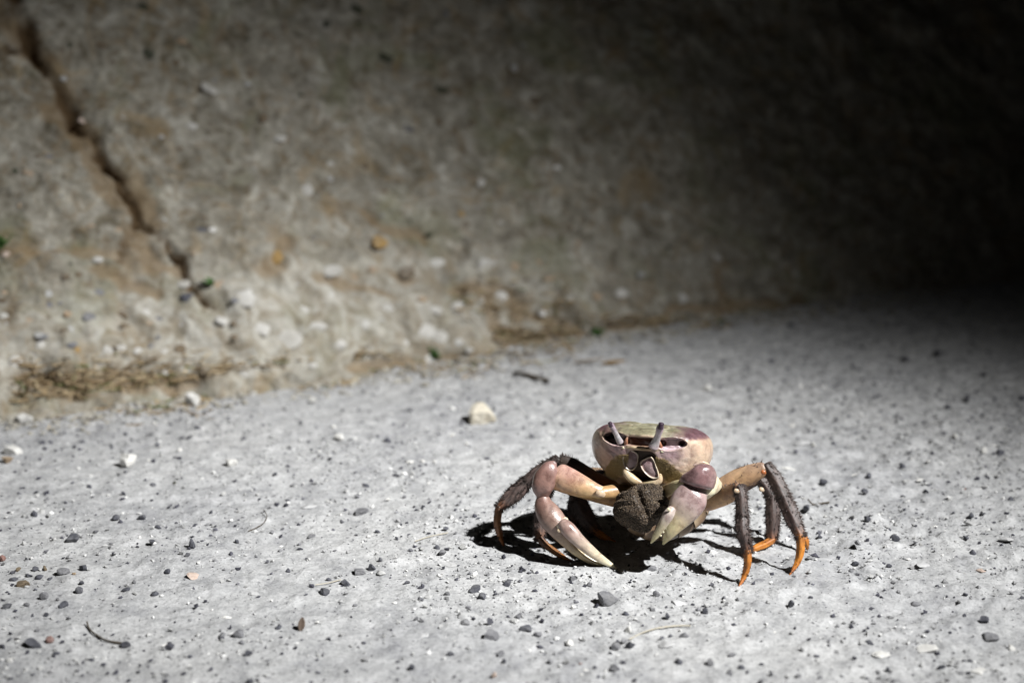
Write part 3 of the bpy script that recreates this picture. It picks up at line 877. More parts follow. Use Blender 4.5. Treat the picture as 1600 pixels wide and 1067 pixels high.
weed(318, 463, 7, 0.008, "tiny green sprout in the lower end of the crack", True)

# ------------------------------------------------------------------ the crab
crab = bpy.data.objects.new("crab", None)
COL.objects.link(crab)
crab.empty_display_size = 0.03
CRAB0 = at_z(1019, 862, 0)
crab.location = CRAB0
tag(crab, "mauve and cream land crab with orange leg tips walking on the lit track", "crab")

class Skin:
    """collects shell surfaces with their pigment; one mesh in the end"""
    def __init__(self):
        self.v = []; self.q = []; self.c = []; self.n = 0
    def add(self, V, Q, C):
        self.v.append(np.asarray(V, float)); self.q.append(np.asarray(Q, int) + self.n)
        self.c.append(np.asarray(C, float)); self.n += len(V)
    def build(self, name, parent, mat=None):
        V = np.concatenate(self.v) - np.array(CRAB0); Q = np.concatenate(self.q); C = np.concatenate(self.c)
        me = np_mesh(name, V, Q)
        a = me.attributes.new("pigment", 'FLOAT_COLOR', 'POINT')
        a.data.foreach_set("color", C.astype(np.float32).ravel())
        return link(name, me, mat or M['shell'], parent)

def catmull(A, k):
    A = np.asarray(A, float); out = []
    for i in range(len(A) - 1):
        p0, p1, p2, p3 = A[max(i - 1, 0)], A[i], A[i + 1], A[min(i + 2, len(A) - 1)]
        for j in range(k):
            t = j / k
            out.append(0.5 * (2 * p1 + (p2 - p0) * t + (2 * p0 - 5 * p1 + 4 * p2 - p3) * t * t + (3 * p1 - p0 - 3 * p2 + p3) * t ** 3))
    out.append(A[-1])
    return np.array(out)

def norm(v):
    return v / (np.linalg.norm(v) + 1e-12)

def cpt(c):
    """control point (px, py, y or None for ground, width px) -> position, half width in metres"""
    px, py, y, w = c
    p = at_z(px, py, gz1(*at_z(px, py, 0)[:2]) - 0.0003) if y is None else at_y(px, py, y)
    return np.array(p), px_len(Vector(p), w) * 0.5

def loft(skin, ctl, thick, cols, rough=0.4, power=2.0, seg=22, k=6, tints=None, round0=True, round1=True, ridge=0.0, world=None, wob=0.0, low=1.0, streak=0.0, enddark=0.0):
    """a tapered shell segment. cols: colours along it; tints: (upper, lower) multipliers"""
    if world is None:
        pw = [cpt(c) for c in ctl]
    else:
        pw = [(np.array(p, float), w) for p, w in world]
    A = np.array([np.append(p, w) for p, w in pw])
    A = catmull(A, k)
    pos, wid = A[:, :3], np.maximum(A[:, 3], 0.00008)
    n = len(pos)
    # rounded ends
    if round0:
        t0 = norm(pos[1] - pos[0]); w0 = wid[0]
        ex = [(pos[0] - t0 * w0 * 0.55 * math.sin(a), w0 * math.cos(a)) for a in (1.5, 1.2, 0.8, 0.4)]
        pos = np.vstack([np.array([e[0] for e in ex]), pos]); wid = np.concatenate([[e[1] for e in ex], wid])
    if round1:
        t1 = norm(pos[-1] - pos[-2]); w1 = wid[-1]
        ex = [(pos[-1] + t1 * w1 * 0.55 * math.sin(a), w1 * math.cos(a)) for a in (0.4, 0.8, 1.2, 1.5)]
        pos = np.vstack([pos, np.array([e[0] for e in ex])]); wid = np.concatenate([wid, [e[1] for e in ex]])
    n = len(pos)
    cum = np.concatenate([[0], np.cumsum(np.linalg.norm(np.diff(pos, axis=0), axis=1))]); cum /= cum[-1]
    cl = np.array([list(c) for c in cols]); ck = np.linspace(0, 1, len(cl))
    V = []; C = []
    th = np.arange(seg) / seg * 2 * math.pi
    ct, st = np.cos(th), np.sin(th)
    sc = np.sign(ct) * np.abs(ct) ** (2 / power); sn = np.sign(st) * np.abs(st) ** (2 / power)
    if ridge:
        sc = sc * (1 + ridge * np.cos(4 * th)); sn = sn * (1 + ridge * np.cos(4 * th))
    for i in range(n):
        t = norm(pos[min(i + 1, n - 1)] - pos[max(i - 1, 0)])
        vw = norm(np.array(CAMP) - pos[i])
        side = norm(np.cross(t, vw)); nrm = norm(np.cross(side, t))
        w = wid[i]
        off = side[None] * (sc * w)[:, None] + nrm[None] * (sn * w * thick)[:, None]
        if low != 1.0:
            su = side * (1 if side[2] > 0 else -1)
            dd = off @ su
            off = off + su[None] * (np.where(dd < 0, dd * (low - 1), 0))[:, None]
        if wob:
            q = pos[i][None] + off
            off = off * (1 + wob * (vnoise(q[:, 0] * 260 + q[:, 2] * 90, q[:, 1] * 260 + q[:, 2] * 200, 3)))[:, None]
        V.append(pos[i][None] + off)
        base = np.array([np.interp(cum[i], ck, cl[:, j]) for j in range(3)])
        c = np.repeat(base[None], seg, 0)
        if tints is not None:
            u = np.clip(off[:, 2] / (w + 1e-9) * 0.5 + 0.5, 0, 1)[:, None]; u = u * u * (3 - 2 * u)
            c = c * (np.array(tints[1])[None] * (1 - u) + np.array(tints[0])[None] * u)
        if streak:
            c = c * (1 + streak * vnoise(th * 3.3 + 20 * (cum[i] > 2), np.full(seg, cum[i] * 9), 5) + streak * 0.8 * vnoise(th * 7.1, np.full(seg, cum[i] * 40), 8))[:, None]
        if enddark:
            c = c * (1 - enddark * (math.exp(-(cum[i] / 0.05) ** 2) + math.exp(-((1 - cum[i]) / 0.05) ** 2)))
        C.append(np.concatenate([np.clip(c, 0, 1), np.full((seg, 1), rough)], 1))
    V = np.concatenate(V); C = np.concatenate(C)
    skin.add(V, grid_faces(n, seg, True), C)
    # close the ends
    for ring, flip in ((0, True), (n - 1, False)):
        idx = np.arange(seg) + ring * seg
        cen = V[idx].mean(0)[None]
        vv = np.concatenate([V[idx], cen]); cc = np.concatenate([C[idx], C[idx].mean(0)[None]])
        h = seg // 2
        qf = np.array([[ (2 * j) % seg, (2 * j + 1) % seg, (2 * j + 2) % seg, seg] for j in range(h)])
        skin.add(vv, qf[:, ::-1] if not flip else qf, cc)
    return pos, wid

# frame of the body: yawed a little to the left of the camera, front raised
YAW, TIP = R(18), R(12)
OB = np.array(at_y(1019, 697, 0.957))
FH = np.array([-math.sin(YAW), -math.cos(YAW), 0.0]); XH = np.array([math.cos(YAW), -math.sin(YAW), 0.0])
FB = FH * math.cos(TIP) + np.array([0, 0, 1.0]) * math.sin(TIP)
ZB = np.array([0, 0, 1.0]) * math.cos(TIP) - FH * math.sin(TIP)
def LB(x, f, z):
    """body frame in cm -> world"""
    return OB + (np.multiply.outer(np.asarray(x, float), XH) + np.multiply.outer(np.asarray(f, float), FB) + np.multiply.outer(np.asarray(z, float), ZB)) * 0.01

PROF = np.array([  # z, half width, front, back
 (1.25, 0.0, 0.0, 0.0), (1.245, 0.7, 0.6, 0.7), (1.215, 1.5, 1.3, 1.3), (1.15, 2.2, 1.95, 1.9), (1.03, 2.82, 2.38, 2.3), (0.86, 3.22, 2.62, 2.55), (0.55, 3.47, 2.66, 2.7),
 (0.1, 3.58, 2.6, 2.8), (-0.4, 3.54, 2.48, 2.75), (-0.9, 3.36, 2.3, 2.6), (-1.4, 2.98, 2.1, 2.3), (-1.8, 2.5, 1.9, 2.0), (-2.1, 2.05, 1.6, 1.8),
 (-2.5, 1.75, 1.15, 1.7), (-3.0, 1.6, 0.8, 1.6), (-3.4, 1.1, 0.5, 1.2), (-3.6, 0.0, 0.0, 0.0)])
def profile(nz):
    d = np.concatenate([[0], np.cumsum(np.linalg.norm(np.diff(PROF[:, :2], axis=0), axis=1))])
    u = np.linspace(0, d[-1], nz)
    A = np.stack([np.interp(u, d, PROF[:, j]) for j in range(4)], -1)
    ker = np.exp(-0.5 * (np.arange(-9, 10) / 4.0) ** 2); ker /= ker.sum()
    B = np.stack([np.convolve(np.pad(A[:, j], 9, mode='reflect', reflect_type='odd'), ker, mode='valid') for j in range(4)], -1)
    B[0] = A[0]; B[-1] = A[-1]
    return B

NEXP = 2.35
def carve(x, f, z):
    """eye sockets, brow recess and mouth field pressed into the front; returns depth and masks"""
    front = sstep(0.2, 0.9, f)
    ax = np.abs(x)
    # socket: a slanting oval under the brow
    zc = 0.47 + 0.05 * (ax - 1.65)
    s = ((ax - 1.66) / 0.80) ** 2 + ((z - zc) / (0.36 - 0.06 * (ax - 1.6))) ** 2
    orb = sstep(1.12, 0.72, s) * front
    hole = sstep(1.0, 0.4, ((ax - 2.10) / 0.20) ** 2 + ((z - zc - 0.02) / 0.17) ** 2) * front
    br = sstep(1.15, 0.7, (x / 1.30) ** 4 + ((z - 0.45) / 0.27) ** 2) * front
    mw = 0.86 + 0.10 * np.clip((-0.4 - z), 0, 2)
    mo = sstep(1.12, 0.82, np.abs(x / mw) ** 4 + np.abs((z + 0.92) / 0.88) ** 4) * front
    rim = np.exp(-((s - 1.3) / 0.22) ** 2) * front
    lip = np.exp(-((z - 0.86) / 0.09) ** 2) * sstep(2.7, 1.8, ax) * front
    return orb, hole, br, mo, rim, lip

skin = Skin()
NZ, NP = 190, 420
pr = profile(NZ)
ph = np.arange(NP) / NP * 2 * math.pi
cph, sph = np.cos(ph), np.sin(ph)
ux = np.sign(cph) * np.abs(cph) ** (2 / NEXP); uf = np.sign(sph) * np.abs(sph) ** (2 / NEXP)
Xb = pr[:, 1:2] * ux[None]
Fb = np.where(uf[None] > 0, pr[:, 2:3], pr[:, 3:4]) * uf[None]
Zb = np.repeat(pr[:, 0:1], NP, 1)
# swelling of the gill chambers, the H groove on the back
topm = sstep(0.5, 1.1, Zb)
gro = np.exp(-((np.abs(Xb) - 0.95 - 0.15 * np.sin(Fb * 2)) / 0.10) ** 2) * sstep(-1.8, -0.8, Fb) * sstep(1.9, 1.0, Fb)
gro = np.maximum(gro, np.exp(-((Fb + 0.25) / 0.10) ** 2) * sstep(1.0, 0.8, np.abs(Xb)))
Zb = Zb - 0.05 * gro * topm + 0.05 * topm * sstep(1.0, 1.8, np.abs(Xb)) * sstep(3.2, 2.4, np.abs(Xb))
orb, hole, br, mo, rim, lip = carve(Xb, Fb, Zb)
dep = np.where(Xb < 0, 0.74, 0.40) * orb + 0.32 * hole + 0.26 * br + 0.24 * mo - 0.02 * rim - 0.07 * lip
Fb2 = Fb - dep
rough_n = 0.03 * fbm(Xb * 2.2 + Zb, Fb * 2.2 + Zb * 2, 1.0, 4, 4)
Fb2 = Fb2 + rough_n * (Fb > 0); Zb = Zb + rough_n * 0.8 * topm
V = LB(Xb.ravel(), Fb2.ravel(), Zb.ravel())
# pigment
def lerp(a, b, m):
    return a * (1 - m[..., None]) + np.array(b) * m[..., None]
nz1 = fbm(Xb * 1.3 + 5, Fb * 1.3 + Zb * 1.1, 1.0, 4, 11); nz2 = fbm(Xb * 3.1, Fb * 3.1 + Zb * 3, 1.0, 3, 15)
C = np.zeros(Xb.shape + (3,)) + np.array((0.60, 0.46, 0.34))
C = lerp(C, (0.70, 0.58, 0.46), sstep(0.0, 0.7, nz1) * 0.7)
viol = np.exp(-(((np.abs(Xb) - 1.5) / 1.0) ** 2 + ((Zb + 0.1) / 0.7) ** 2)) * (Fb > 0)
C = lerp(C, (0.40, 0.275, 0.32), np.clip(viol * 0.9 + 0.15 * nz2 * viol, 0, 0.85))
C = lerp(C, (0.40, 0.26, 0.14), sstep(-1.3, -2.2, Zb) * 0.8)
tm = sstep(0.74, 0.92, Zb + 0.05 * nz2)
olive = np.zeros_like(C) + np.array((0.25, 0.235, 0.155))
olive = lerp(olive, (0.38, 0.37, 0.27), sstep(0.1, 0.7, nz1))
olive = lerp(olive, (0.155, 0.085, 0.10), sstep(1.2, 2.6, np.abs(Xb) + 0.4 * nz1))
olive = lerp(olive, (0.45, 0.42, 0.30), gro * 0.6)
C = lerp(C, (0.22, 0.10, 0.13), np.exp(-((Zb - 0.82) / 0.09) ** 2) * 0.7 * sstep(1.4, 2.0, np.abs(Xb)))
C = C * (1 - tm[..., None]) + olive * tm[..., None]
C = lerp(C, (0.56, 0.44, 0.48), orb * 0.9)
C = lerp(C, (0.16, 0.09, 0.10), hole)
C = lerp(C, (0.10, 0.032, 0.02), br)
C = lerp(C, (0.55, 0.44, 0.34), np.clip(rim, 0, 1) * 0.3 * (1 - orb) * (Zb < 0.5))
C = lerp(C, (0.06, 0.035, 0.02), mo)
epi = np.exp(-((Zb - 0.08) / 0.09) ** 2) * sstep(1.1, 0.9, np.abs(Xb)) * (Fb > 0)
C = lerp(C, (0.52, 0.40, 0.25), epi * 0.85)
hairy = sstep(1.25, 0.35, ((np.abs(Xb) - 1.12 - 0.75 * (-0.6 - Zb)) / 0.62) ** 2 + ((Zb + 1.2) / 0.85) ** 2) * (Fb > 0)
C = lerp(C, (0.27, 0.19, 0.09), hairy * 0.8)
A = np.full(Xb.shape + (1,), 0.34) + (0.08 * tm + 0.3 * hairy + 0.25 * mo)[..., None]
skin.add(V, grid_faces(NZ, NP, True)[:, ::-1], np.concatenate([C, A], -1).reshape(-1, 4))

# --- claws and legs
MAUVE = (0.25, 0.148, 0.125); PINK = (0.52, 0.36, 0.30); CREAM = (0.70, 0.57, 0.40); YEL = (0.66, 0.58, 0.34); LILAC = (0.45, 0.33, 0.32)
TAN = (0.46, 0.29, 0.14); BUFF = (0.50, 0.35, 0.22); DUSK = (0.048, 0.037, 0.033); PLUM = (0.082, 0.058, 0.052); ORANGE = (0.56, 0.21, 0.03); RUST = (0.40, 0.13, 0.03); IVORY = (0.74, 0.70, 0.50)

SHADED_TIP = ((0.10, 0.05, 0.03), (0.22, 0.095, 0.03), (0.28, 0.11, 0.03), RUST)  # tips of legs E and F: orange darkened, shade painted into the colour
legs = {}
def leg(name, mer, car, pro, dac, mcols=(TAN, BUFF, BUFF, PLUM), dcols=((0.30, 0.12, 0.04), ORANGE, ORANGE, RUST)):
    info = []
    loft(skin, mer, 0.55, mcols, 0.45, 1.8, tints=((1.0, 0.97, 0.95), (1.15, 1.0, 0.8)), wob=0.03, streak=0.12, seg=28)
    info.append(('mer', *loft(skin, mer[-2:], 0.5, (mcols[-1], mcols[-1]), 0.5, 1.8)))
    info.append(('car', *loft(skin, car, 0.62, (DUSK, PLUM, DUSK), 0.55, 1.5, ridge=0.07, wob=0.06, streak=0.6, enddark=0.55, seg=28)))
    info.append(('pro', *loft(skin, pro, 0.55, (DUSK, PLUM, PLUM, PLUM, (0.20, 0.085, 0.035)), 0.55, 1.45, ridge=0.08, wob=0.06, streak=0.6, enddark=0.55, seg=28)))
    info.append(('dac', *loft(skin, dac, 0.75, dcols, 0.5, 1.7, ridge=0.10, round1=False, streak=0.25, wob=0.06)))
    legs[name] = info

leg('A', [(1082, 790, .948, 24), (1108, 783, .935, 29), (1135, 773, .922, 29), (1154, 763, .915, 22)],
    [(1154, 760, .915, 15), (1158, 775, .911, 18), (1160, 806, .906, 19)],
    [(1159, 806, .906, 17), (1161, 830, .901, 20), (1168, 860, .898, 13)],
    [(1168, 860, .898, 12), (1168, 880, .897, 11), (1163, 900, .897, 8), (1154, 917, None, 1.5)], (TAN, BUFF, BUFF, (0.32, 0.2, 0.13)))
leg('B', [(1088, 788, .957, 28), (1120, 768, .952, 33), (1160, 746, .948, 33), (1192, 733, .945, 24)],
    [(1197, 728, .945, 16), (1211, 748, .941, 21), (1224, 776, .935, 22)],
    [(1224, 775, .935, 20), (1237, 805, .927, 24), (1250, 836, .920, 15)],
    [(1250, 836, .920, 13), (1251, 858, .918, 12), (1245, 880, .916, 8), (1233, 899, None, 1.5)], (TAN, (0.5, 0.36, 0.25), BUFF, (0.34, 0.24, 0.18)))
leg('C', [(1085, 785, .970, 26), (1130, 770, .975, 28), (1180, 748, .972, 22)],
    [(1183, 745, .972, 14), (1195, 757, .970, 17), (1205, 775, .968, 18)],
    [(1206, 772, .968, 17), (1208, 805, .963, 22), (1206, 843, .958, 17)],
    [(1208, 843, .958, 12), (1195, 850, .954, 11), (1178, 857, .950, 9), (1158, 867, None, 1.5)])
leg('D', [(1080, 780, .985, 24), (1140, 762, .995, 26), (1190, 742, .990, 20)],
    [(1194, 738, .990, 14), (1222, 778, .975, 17)],
    [(1222, 776, .975, 15), (1238, 808, .965, 17), (1251, 834, .958, 12)],
    [(1253, 834, .958, 11), (1259, 846, .956, 10), (1262, 859, None, 2)])
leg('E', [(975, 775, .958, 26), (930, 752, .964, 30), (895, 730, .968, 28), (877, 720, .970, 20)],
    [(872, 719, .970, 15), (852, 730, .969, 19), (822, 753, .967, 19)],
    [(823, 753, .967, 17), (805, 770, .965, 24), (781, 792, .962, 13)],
    [(780, 792, .962, 11), (777, 815, .960, 11), (781, 835, .959, 9), (787, 853, None, 2)], (TAN, (0.3, 0.12, 0.04), DUSK, DUSK), SHADED_TIP)
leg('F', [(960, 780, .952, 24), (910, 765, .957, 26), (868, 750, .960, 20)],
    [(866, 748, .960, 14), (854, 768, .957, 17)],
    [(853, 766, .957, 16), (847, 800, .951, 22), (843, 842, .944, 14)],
    [(843, 841, .944, 11), (855, 853, .941, 10), (875, 867, .936, 8), (894, 877, None, 1.5)], dcols=SHADED_TIP)
leg('G', [(960, 775, .970, 26), (930, 765, .985, 28), (905, 768, .985, 24)],
    [(903, 768, .985, 20), (904, 788, .980, 26)],
    [(903, 785, .980, 25), (915, 808, .975, 27), (929, 830, .970, 16)],
    [(929, 829, .970, 12), (945, 839, .965, 9), (962, 846, None, 1.5)])
leg('H', [(970, 765, .985, 26), (945, 747, 1.00, 28), (922, 742, 1.005, 24)],
    [(920, 741, 1.005, 18), (906, 757, 1.00, 20)],
    [(906, 755, 1.00, 18), (897, 790, .990, 20), (895, 822, .985, 13)],
    [(895, 821, .985, 11), (901, 833, .98, 8), (911, 843, None, 1.5)])

# outstretched claw on the viewer's left
loft(skin, [(985, 767, .945, 26), (962, 768, .940, 23), (940, 770, .936, 20)], 0.9, (TAN, TAN, (0.5, 0.33, 0.15)), 0.4, wob=0.03)
loft(skin, [(941, 770, .936, 20), (930, 767, .936, 25), (912, 761, .938, 34), (890, 752, .941, 41), (874, 745, .944, 43)], 0.7, (CREAM, (0.62, 0.46, 0.30), PINK, PINK), 0.3, 1.9,
     tints=((1.0, 0.9, 0.9), (1.12, 1.05, 0.68)), seg=32, streak=0.08, enddark=0.25)
loft(skin, [(866, 723, .944, 10), (860, 731, .943, 26), (852, 747, .942, 36), (848, 762, .941, 34), (848, 775, .941, 19)], 0.8, ((0.32, 0.20, 0.185), MAUVE, MAUVE, (0.32, 0.20, 0.18)), 0.34, 2.7, seg=32, streak=0.12, enddark=0.3, wob=0.02)
loft(skin, [(848, 777, .940, 20), (850, 789, .938, 31), (859, 806, .934, 39), (872, 823, .931, 36), (885, 842, .929, 25), (905, 863, .9275, 16), (934, 881, .926, 10), (964, 891.5, .9252, 3)], 0.7,
     (MAUVE, (0.27, 0.175, 0.145), (0.31, 0.215, 0.175), (0.45, 0.34, 0.22), YEL, YEL, IVORY), 0.36, 1.6, seg=32, streak=0.12, wob=0.02)
loft(skin, [(876, 814, .9275, 20), (879, 817, .927, 22), (881, 819, .927, 20)], 0.6, ((0.5, 0.38, 0.3), IVORY, (0.5, 0.38, 0.3)), 0.4, wob=0.10, round0=False, round1=False)
loft(skin, [(879, 817, .925, 18), (888, 827, .923, 24), (905, 845, .921, 21), (932, 868, .921, 15), (952, 881, .923, 9), (968, 891.5, None, 2.5)], 0.75, ((0.36, 0.25, 0.22), (0.42, 0.31, 0.27), (0.56, 0.47, 0.36), IVORY, IVORY), 0.32, 2.0, seg=28, streak=0.1)
# folded claw on the viewer's right
loft(skin, [(1040, 768, .932, 20), (1056, 759, .922, 17), (1070, 753, .917, 12)], 0.8, (TAN, YEL, YEL), 0.42, wob=0.05)
loft(skin, [(1050, 775, .942, 26), (1080, 772, .932, 32), (1108, 762, .922, 28), (1122, 756, .925, 18)], 0.8, (TAN, TAN, CREAM, IVORY), 0.45, wob=0.05)
loft(skin, [(1062, 752, .913, 5), (1069, 751, .911, 20), (1080, 752, .909, 40), (1093, 753, .908, 58), (1104, 755, .910, 56), (1111, 757, .914, 28)], 0.5, ((0.40, 0.30, 0.28), (0.26, 0.165, 0.165), (0.25, 0.155, 0.16), (0.32, 0.225, 0.215), (0.56, 0.46, 0.35)), 0.26, 2.6, seg=32, low=0.34, streak=0.2, wob=0.04)
loft(skin, [(1094, 766, .913, 26), (1106, 760, .915, 30), (1113, 748, .917, 26)], 0.6, (CREAM, IVORY, CREAM), 0.4, wob=0.05)
loft(skin, [(1091, 765, .911, 36), (1083, 774, .908, 51), (1072, 789, .906, 54), (1061, 807, .905, 42), (1053, 821, .904, 29), (1045, 835, .904, 17), (1036, 850, .905, 3)], 0.5,
     ((0.52, 0.42, 0.37), (0.40, 0.305, 0.30), (0.42, 0.32, 0.305), (0.48, 0.39, 0.31), YEL, YEL, (0.56, 0.50, 0.22)), 0.3, 2.1, seg=32, streak=0.08, wob=0.015)
loft(skin, [(1050, 795, .903, 13), (1044, 805, .902, 18), (1034, 822, .902, 14), (1024, 838, .903, 9), (1017, 848, .904, 2.5)], 0.75, ((0.56, 0.47, 0.42), (0.58, 0.50, 0.46), (0.60, 0.54, 0.36), YEL, (0.58, 0.52, 0.25)), 0.32, 2.0, streak=0.1)
loft(skin, [(1084, 727, .911, 3), (1096, 722.5, .9115, 4.5), (1107, 727, .9125, 5), (1113, 739, .914, 5.5), (1115, 753, .915, 6)], 0.8, ((0.42, 0.3, 0.28), CREAM, IVORY, CREAM), 0.4, wob=0.05)
# knuckle beads at the joints
for (x, y, yy, w, c) in [(1151, 767, .910, 7, CREAM), (1193, 738, .938, 7, (0.40, 0.13, 0.04)), (1190, 765, .963, 7, CREAM), (938, 771, .9315, 13, CREAM), (1045, 796, .900, 5, IVORY), (874, 829, .923, 6, CREAM)]:
    loft(skin, [(x - w * .35, y - w * .2, yy, w * .8), (x + w * .1, y, yy - .0003, w), (x + w * .4, y + w * .25, yy, w * .6)], 0.6, (c, c), 0.38, seg=12, k=3, wob=0.12)
# teeth along the folded claw's fingers
for i in range(6):
    t = i / 5
    x0, y0 = 1058 - 20 * t, 812 + 28 * t
    loft(skin, [(x0 - 5, y0 - 3, .9035, 3.4), (x0 - 7.5, y0 - 4, .9035, 1.0)], 0.9, (IVORY, IVORY), 0.35, seg=8, k=2)

# broad segmented abdomen folded under, behind the eggs
AB = [(972, 806, .945, 14), (992, 818, .944, 30), (1020, 822, .946, 46), (1052, 815, .949, 52), (1082, 802, .952, 44), (1102, 785, .956, 24)]
pos_ab = catmull([np.append(*cpt(c)) for c in AB], 4)
cum = np.linspace(0, 1, 25)
for i in range(0, 24, 3):
    seg_pts = [(pos_ab[j][:3], pos_ab[j][3] * (1.0 if j != i + 3 else 0.93)) for j in range(i, min(i + 4, len(pos_ab)))]
    if len(seg_pts) < 2:
        continue
    loft(skin, None, 0.85, ((0.40, 0.31, 0.21), (0.22, 0.155, 0.095), (0.06, 0.04, 0.025)), 0.42, world=seg_pts, k=3, round0=False, round1=False, wob=0.03)

body = skin.build("body", crab)

# --- eye stalks
def stalk(ctl, cols, corn):
    sk = Skin()
    loft(sk, ctl, 0.9, cols, 0.25)
    o = sk.build("eyestalk", crab)
    sk = Skin()
    loft(sk, corn, 0.95, ((0.10, 0.06, 0.11), (0.05, 0.03, 0.06)), 0.1)
    c = sk.build("cornea", o, M['cornea'])
stalk([(969, 691, .936, 11), (964, 681, .935, 8.5), (959, 671, .934, 8), (955, 664, .934, 8.5), (953, 660, .934, 5)],
      ((0.42, 0.33, 0.36), (0.40, 0.385, 0.40), (0.46, 0.44, 0.455), (0.40, 0.34, 0.40), (0.25, 0.2, 0.25)), [(954.5, 666, .9318, 6.5), (953, 660.5, .9322, 6.5)])
stalk([(1021, 698, .930, 17), (1025, 689, .929, 13), (1028.5, 679, .927, 10), (1031, 670, .926, 12), (1033, 664, .926, 9)],
      ((0.50, 0.38, 0.42), (0.44, 0.415, 0.43), (0.46, 0.435, 0.45), (0.46, 0.38, 0.44), (0.16, 0.1, 0.17)), [(1032, 669, .9238, 9), (1033.3, 662, .924, 9)])

# --- mouth plates with pale rims
def plate(outline, f0, tilt):
    """a leaf shaped mouth plate: sunken field, thin raised pale rim, outline in cm in the body frame"""
    P2 = np.array(outline, float); nP = len(P2)
    out = []
    for i in range(nP):
        p0, p1, p2, p3 = P2[i - 1], P2[i], P2[(i + 1) % nP], P2[(i + 2) % nP]
        for k_ in range(4):
            t = k_ / 4
            out.append(0.5 * (2 * p1 + (p2 - p0) * t + (2 * p0 - 5 * p1 + 4 * p2 - p3) * t * t + (3 * p1 - p0 - 3 * p2 + p3) * t ** 3))
    O = np.array(out); cen = O.mean(0); O = cen + (O - cen) * 1.12; ns = len(O)
    V = []; C = []
    rings = [(0.02, 0.035, (0.50, 0.39, 0.38)), (0.3, 0.03, (0.46, 0.34, 0.345)), (0.6, 0.0, (0.42, 0.30, 0.31)), (0.8, -0.03, (0.36, 0.24, 0.24)), (0.86, -0.02, (0.5, 0.4, 0.34)),
             (0.91, 0.05, (0.74, 0.66, 0.54)), (0.96, 0.07, (0.78, 0.71, 0.58)), (1.0, 0.04, (0.72, 0.62, 0.46)), (1.02, -0.06, (0.45, 0.33, 0.2)), (0.98, -0.25, (0.25, 0.17, 0.1))]
    for k_, (rr, hh, col) in enumerate(rings):
        for j_ in range(ns):
            q = cen + (O[j_] - cen) * rr
            w_ = 0.012 * math.sin(j_ * 0.9 + k_) if 3 < k_ < 8 else 0
            V.append(LB(q[0], f0 + hh + w_ + tilt * (q[1] - cen[1]), q[1])); C.append((*col, 0.36))
    sk = Skin()
    sk.add(V, grid_faces(len(rings), ns, True), C)
    return sk.build("mouth_plate", crab)
def face_xy(pts):
    return [((900 + x / 6.667 - 998.5) / 26.67 / math.cos(YAW), (697 - 640 - y / 6.667) / 26.67 + 0.32) for x, y in pts]
def fsurf(x, z):
    w = np.interp(-z, -PROF[:, 0], PROF[:, 1]); lf = np.interp(-z, -PROF[:, 0], PROF[:, 2])
    return lf * np.clip(1 - np.clip(np.abs(x) / w, 0, 1) ** NEXP, 0, 1) ** (1 / NEXP)
plate(face_xy([(495, 478), (535, 462), (580, 476), (606, 500), (608, 545), (600, 595), (572, 642), (530, 654), (492, 628), (472, 570), (474, 512)]), 2.32, 0.10)
plate(face_xy([(652, 566), (690, 534), (738, 512), (768, 540), (790, 590), (812, 648), (818, 700), (772, 714), (716, 690), (674, 645), (652, 604)]), 2.32, 0.10)
sk = Skin()
for pts in ([(-1.02, 2.15, -1.05, .12), (-0.90, 2.2, -1.45, .22), (-0.5, 2.2, -1.80, .26), (-0.05, 2.1, -2.0, .18)],
            [(1.02, 2.1, -1.35, .12), (0.98, 2.1, -1.72, .22), (0.5, 2.1, -1.95, .24), (0.0, 2.05, -2.05, .18)]):
    loft(sk, None, 0.8, ((0.45, 0.33, 0.18), CREAM, (0.60, 0.50, 0.30), (0.35, 0.25, 0.15)), 0.4, world=[(LB(x, f, z), w * 0.01) for x, f, z, w in pts], wob=0.04)
sk.build("jaw", crab)
sk = Skin()   # feelers and the ridged upper lip
loft(sk, None, 0.8, (CREAM, (0.56, 0.44, 0.28), (0.56, 0.44, 0.28), CREAM), 0.45, world=[(LB(x, f, z), w * .01) for x, f, z, w in
     [(-1.0, 2.42, 0.02, .07), (-0.6, 2.55, 0.10, .08), (0, 2.58, 0.04, .07), (0.6, 2.55, 0.10, .08), (1.0, 2.42, 0.0, .07)]], wob=0.05)
sk.build("upper_lip", crab)
for s in (-1, 1):
    sk = Skin()
    loft(sk, None, 1.0, ((0.30, 0.12, 0.07), (0.42, 0.2, 0.12), (0.6, 0.45, 0.35)), 0.4, world=[(LB(x, f, z), w * .01) for x, f, z, w in
         [(s * 1.02, 2.35, 0.25, .12), (s * 0.98, 2.5, 0.45, .09), (s * 0.92, 2.52, 0.65, .05), (s * 0.85, 2.55, 0.78, .03)]])
    loft(sk, None, 1.0, (IVORY, IVORY), 0.4, world=[(LB(s * 1.12, 2.42, 0.02), .0011), (LB(s * 1.2, 2.42, 0.0), .0009)], k=2)
    sk.build("antenna", crab)

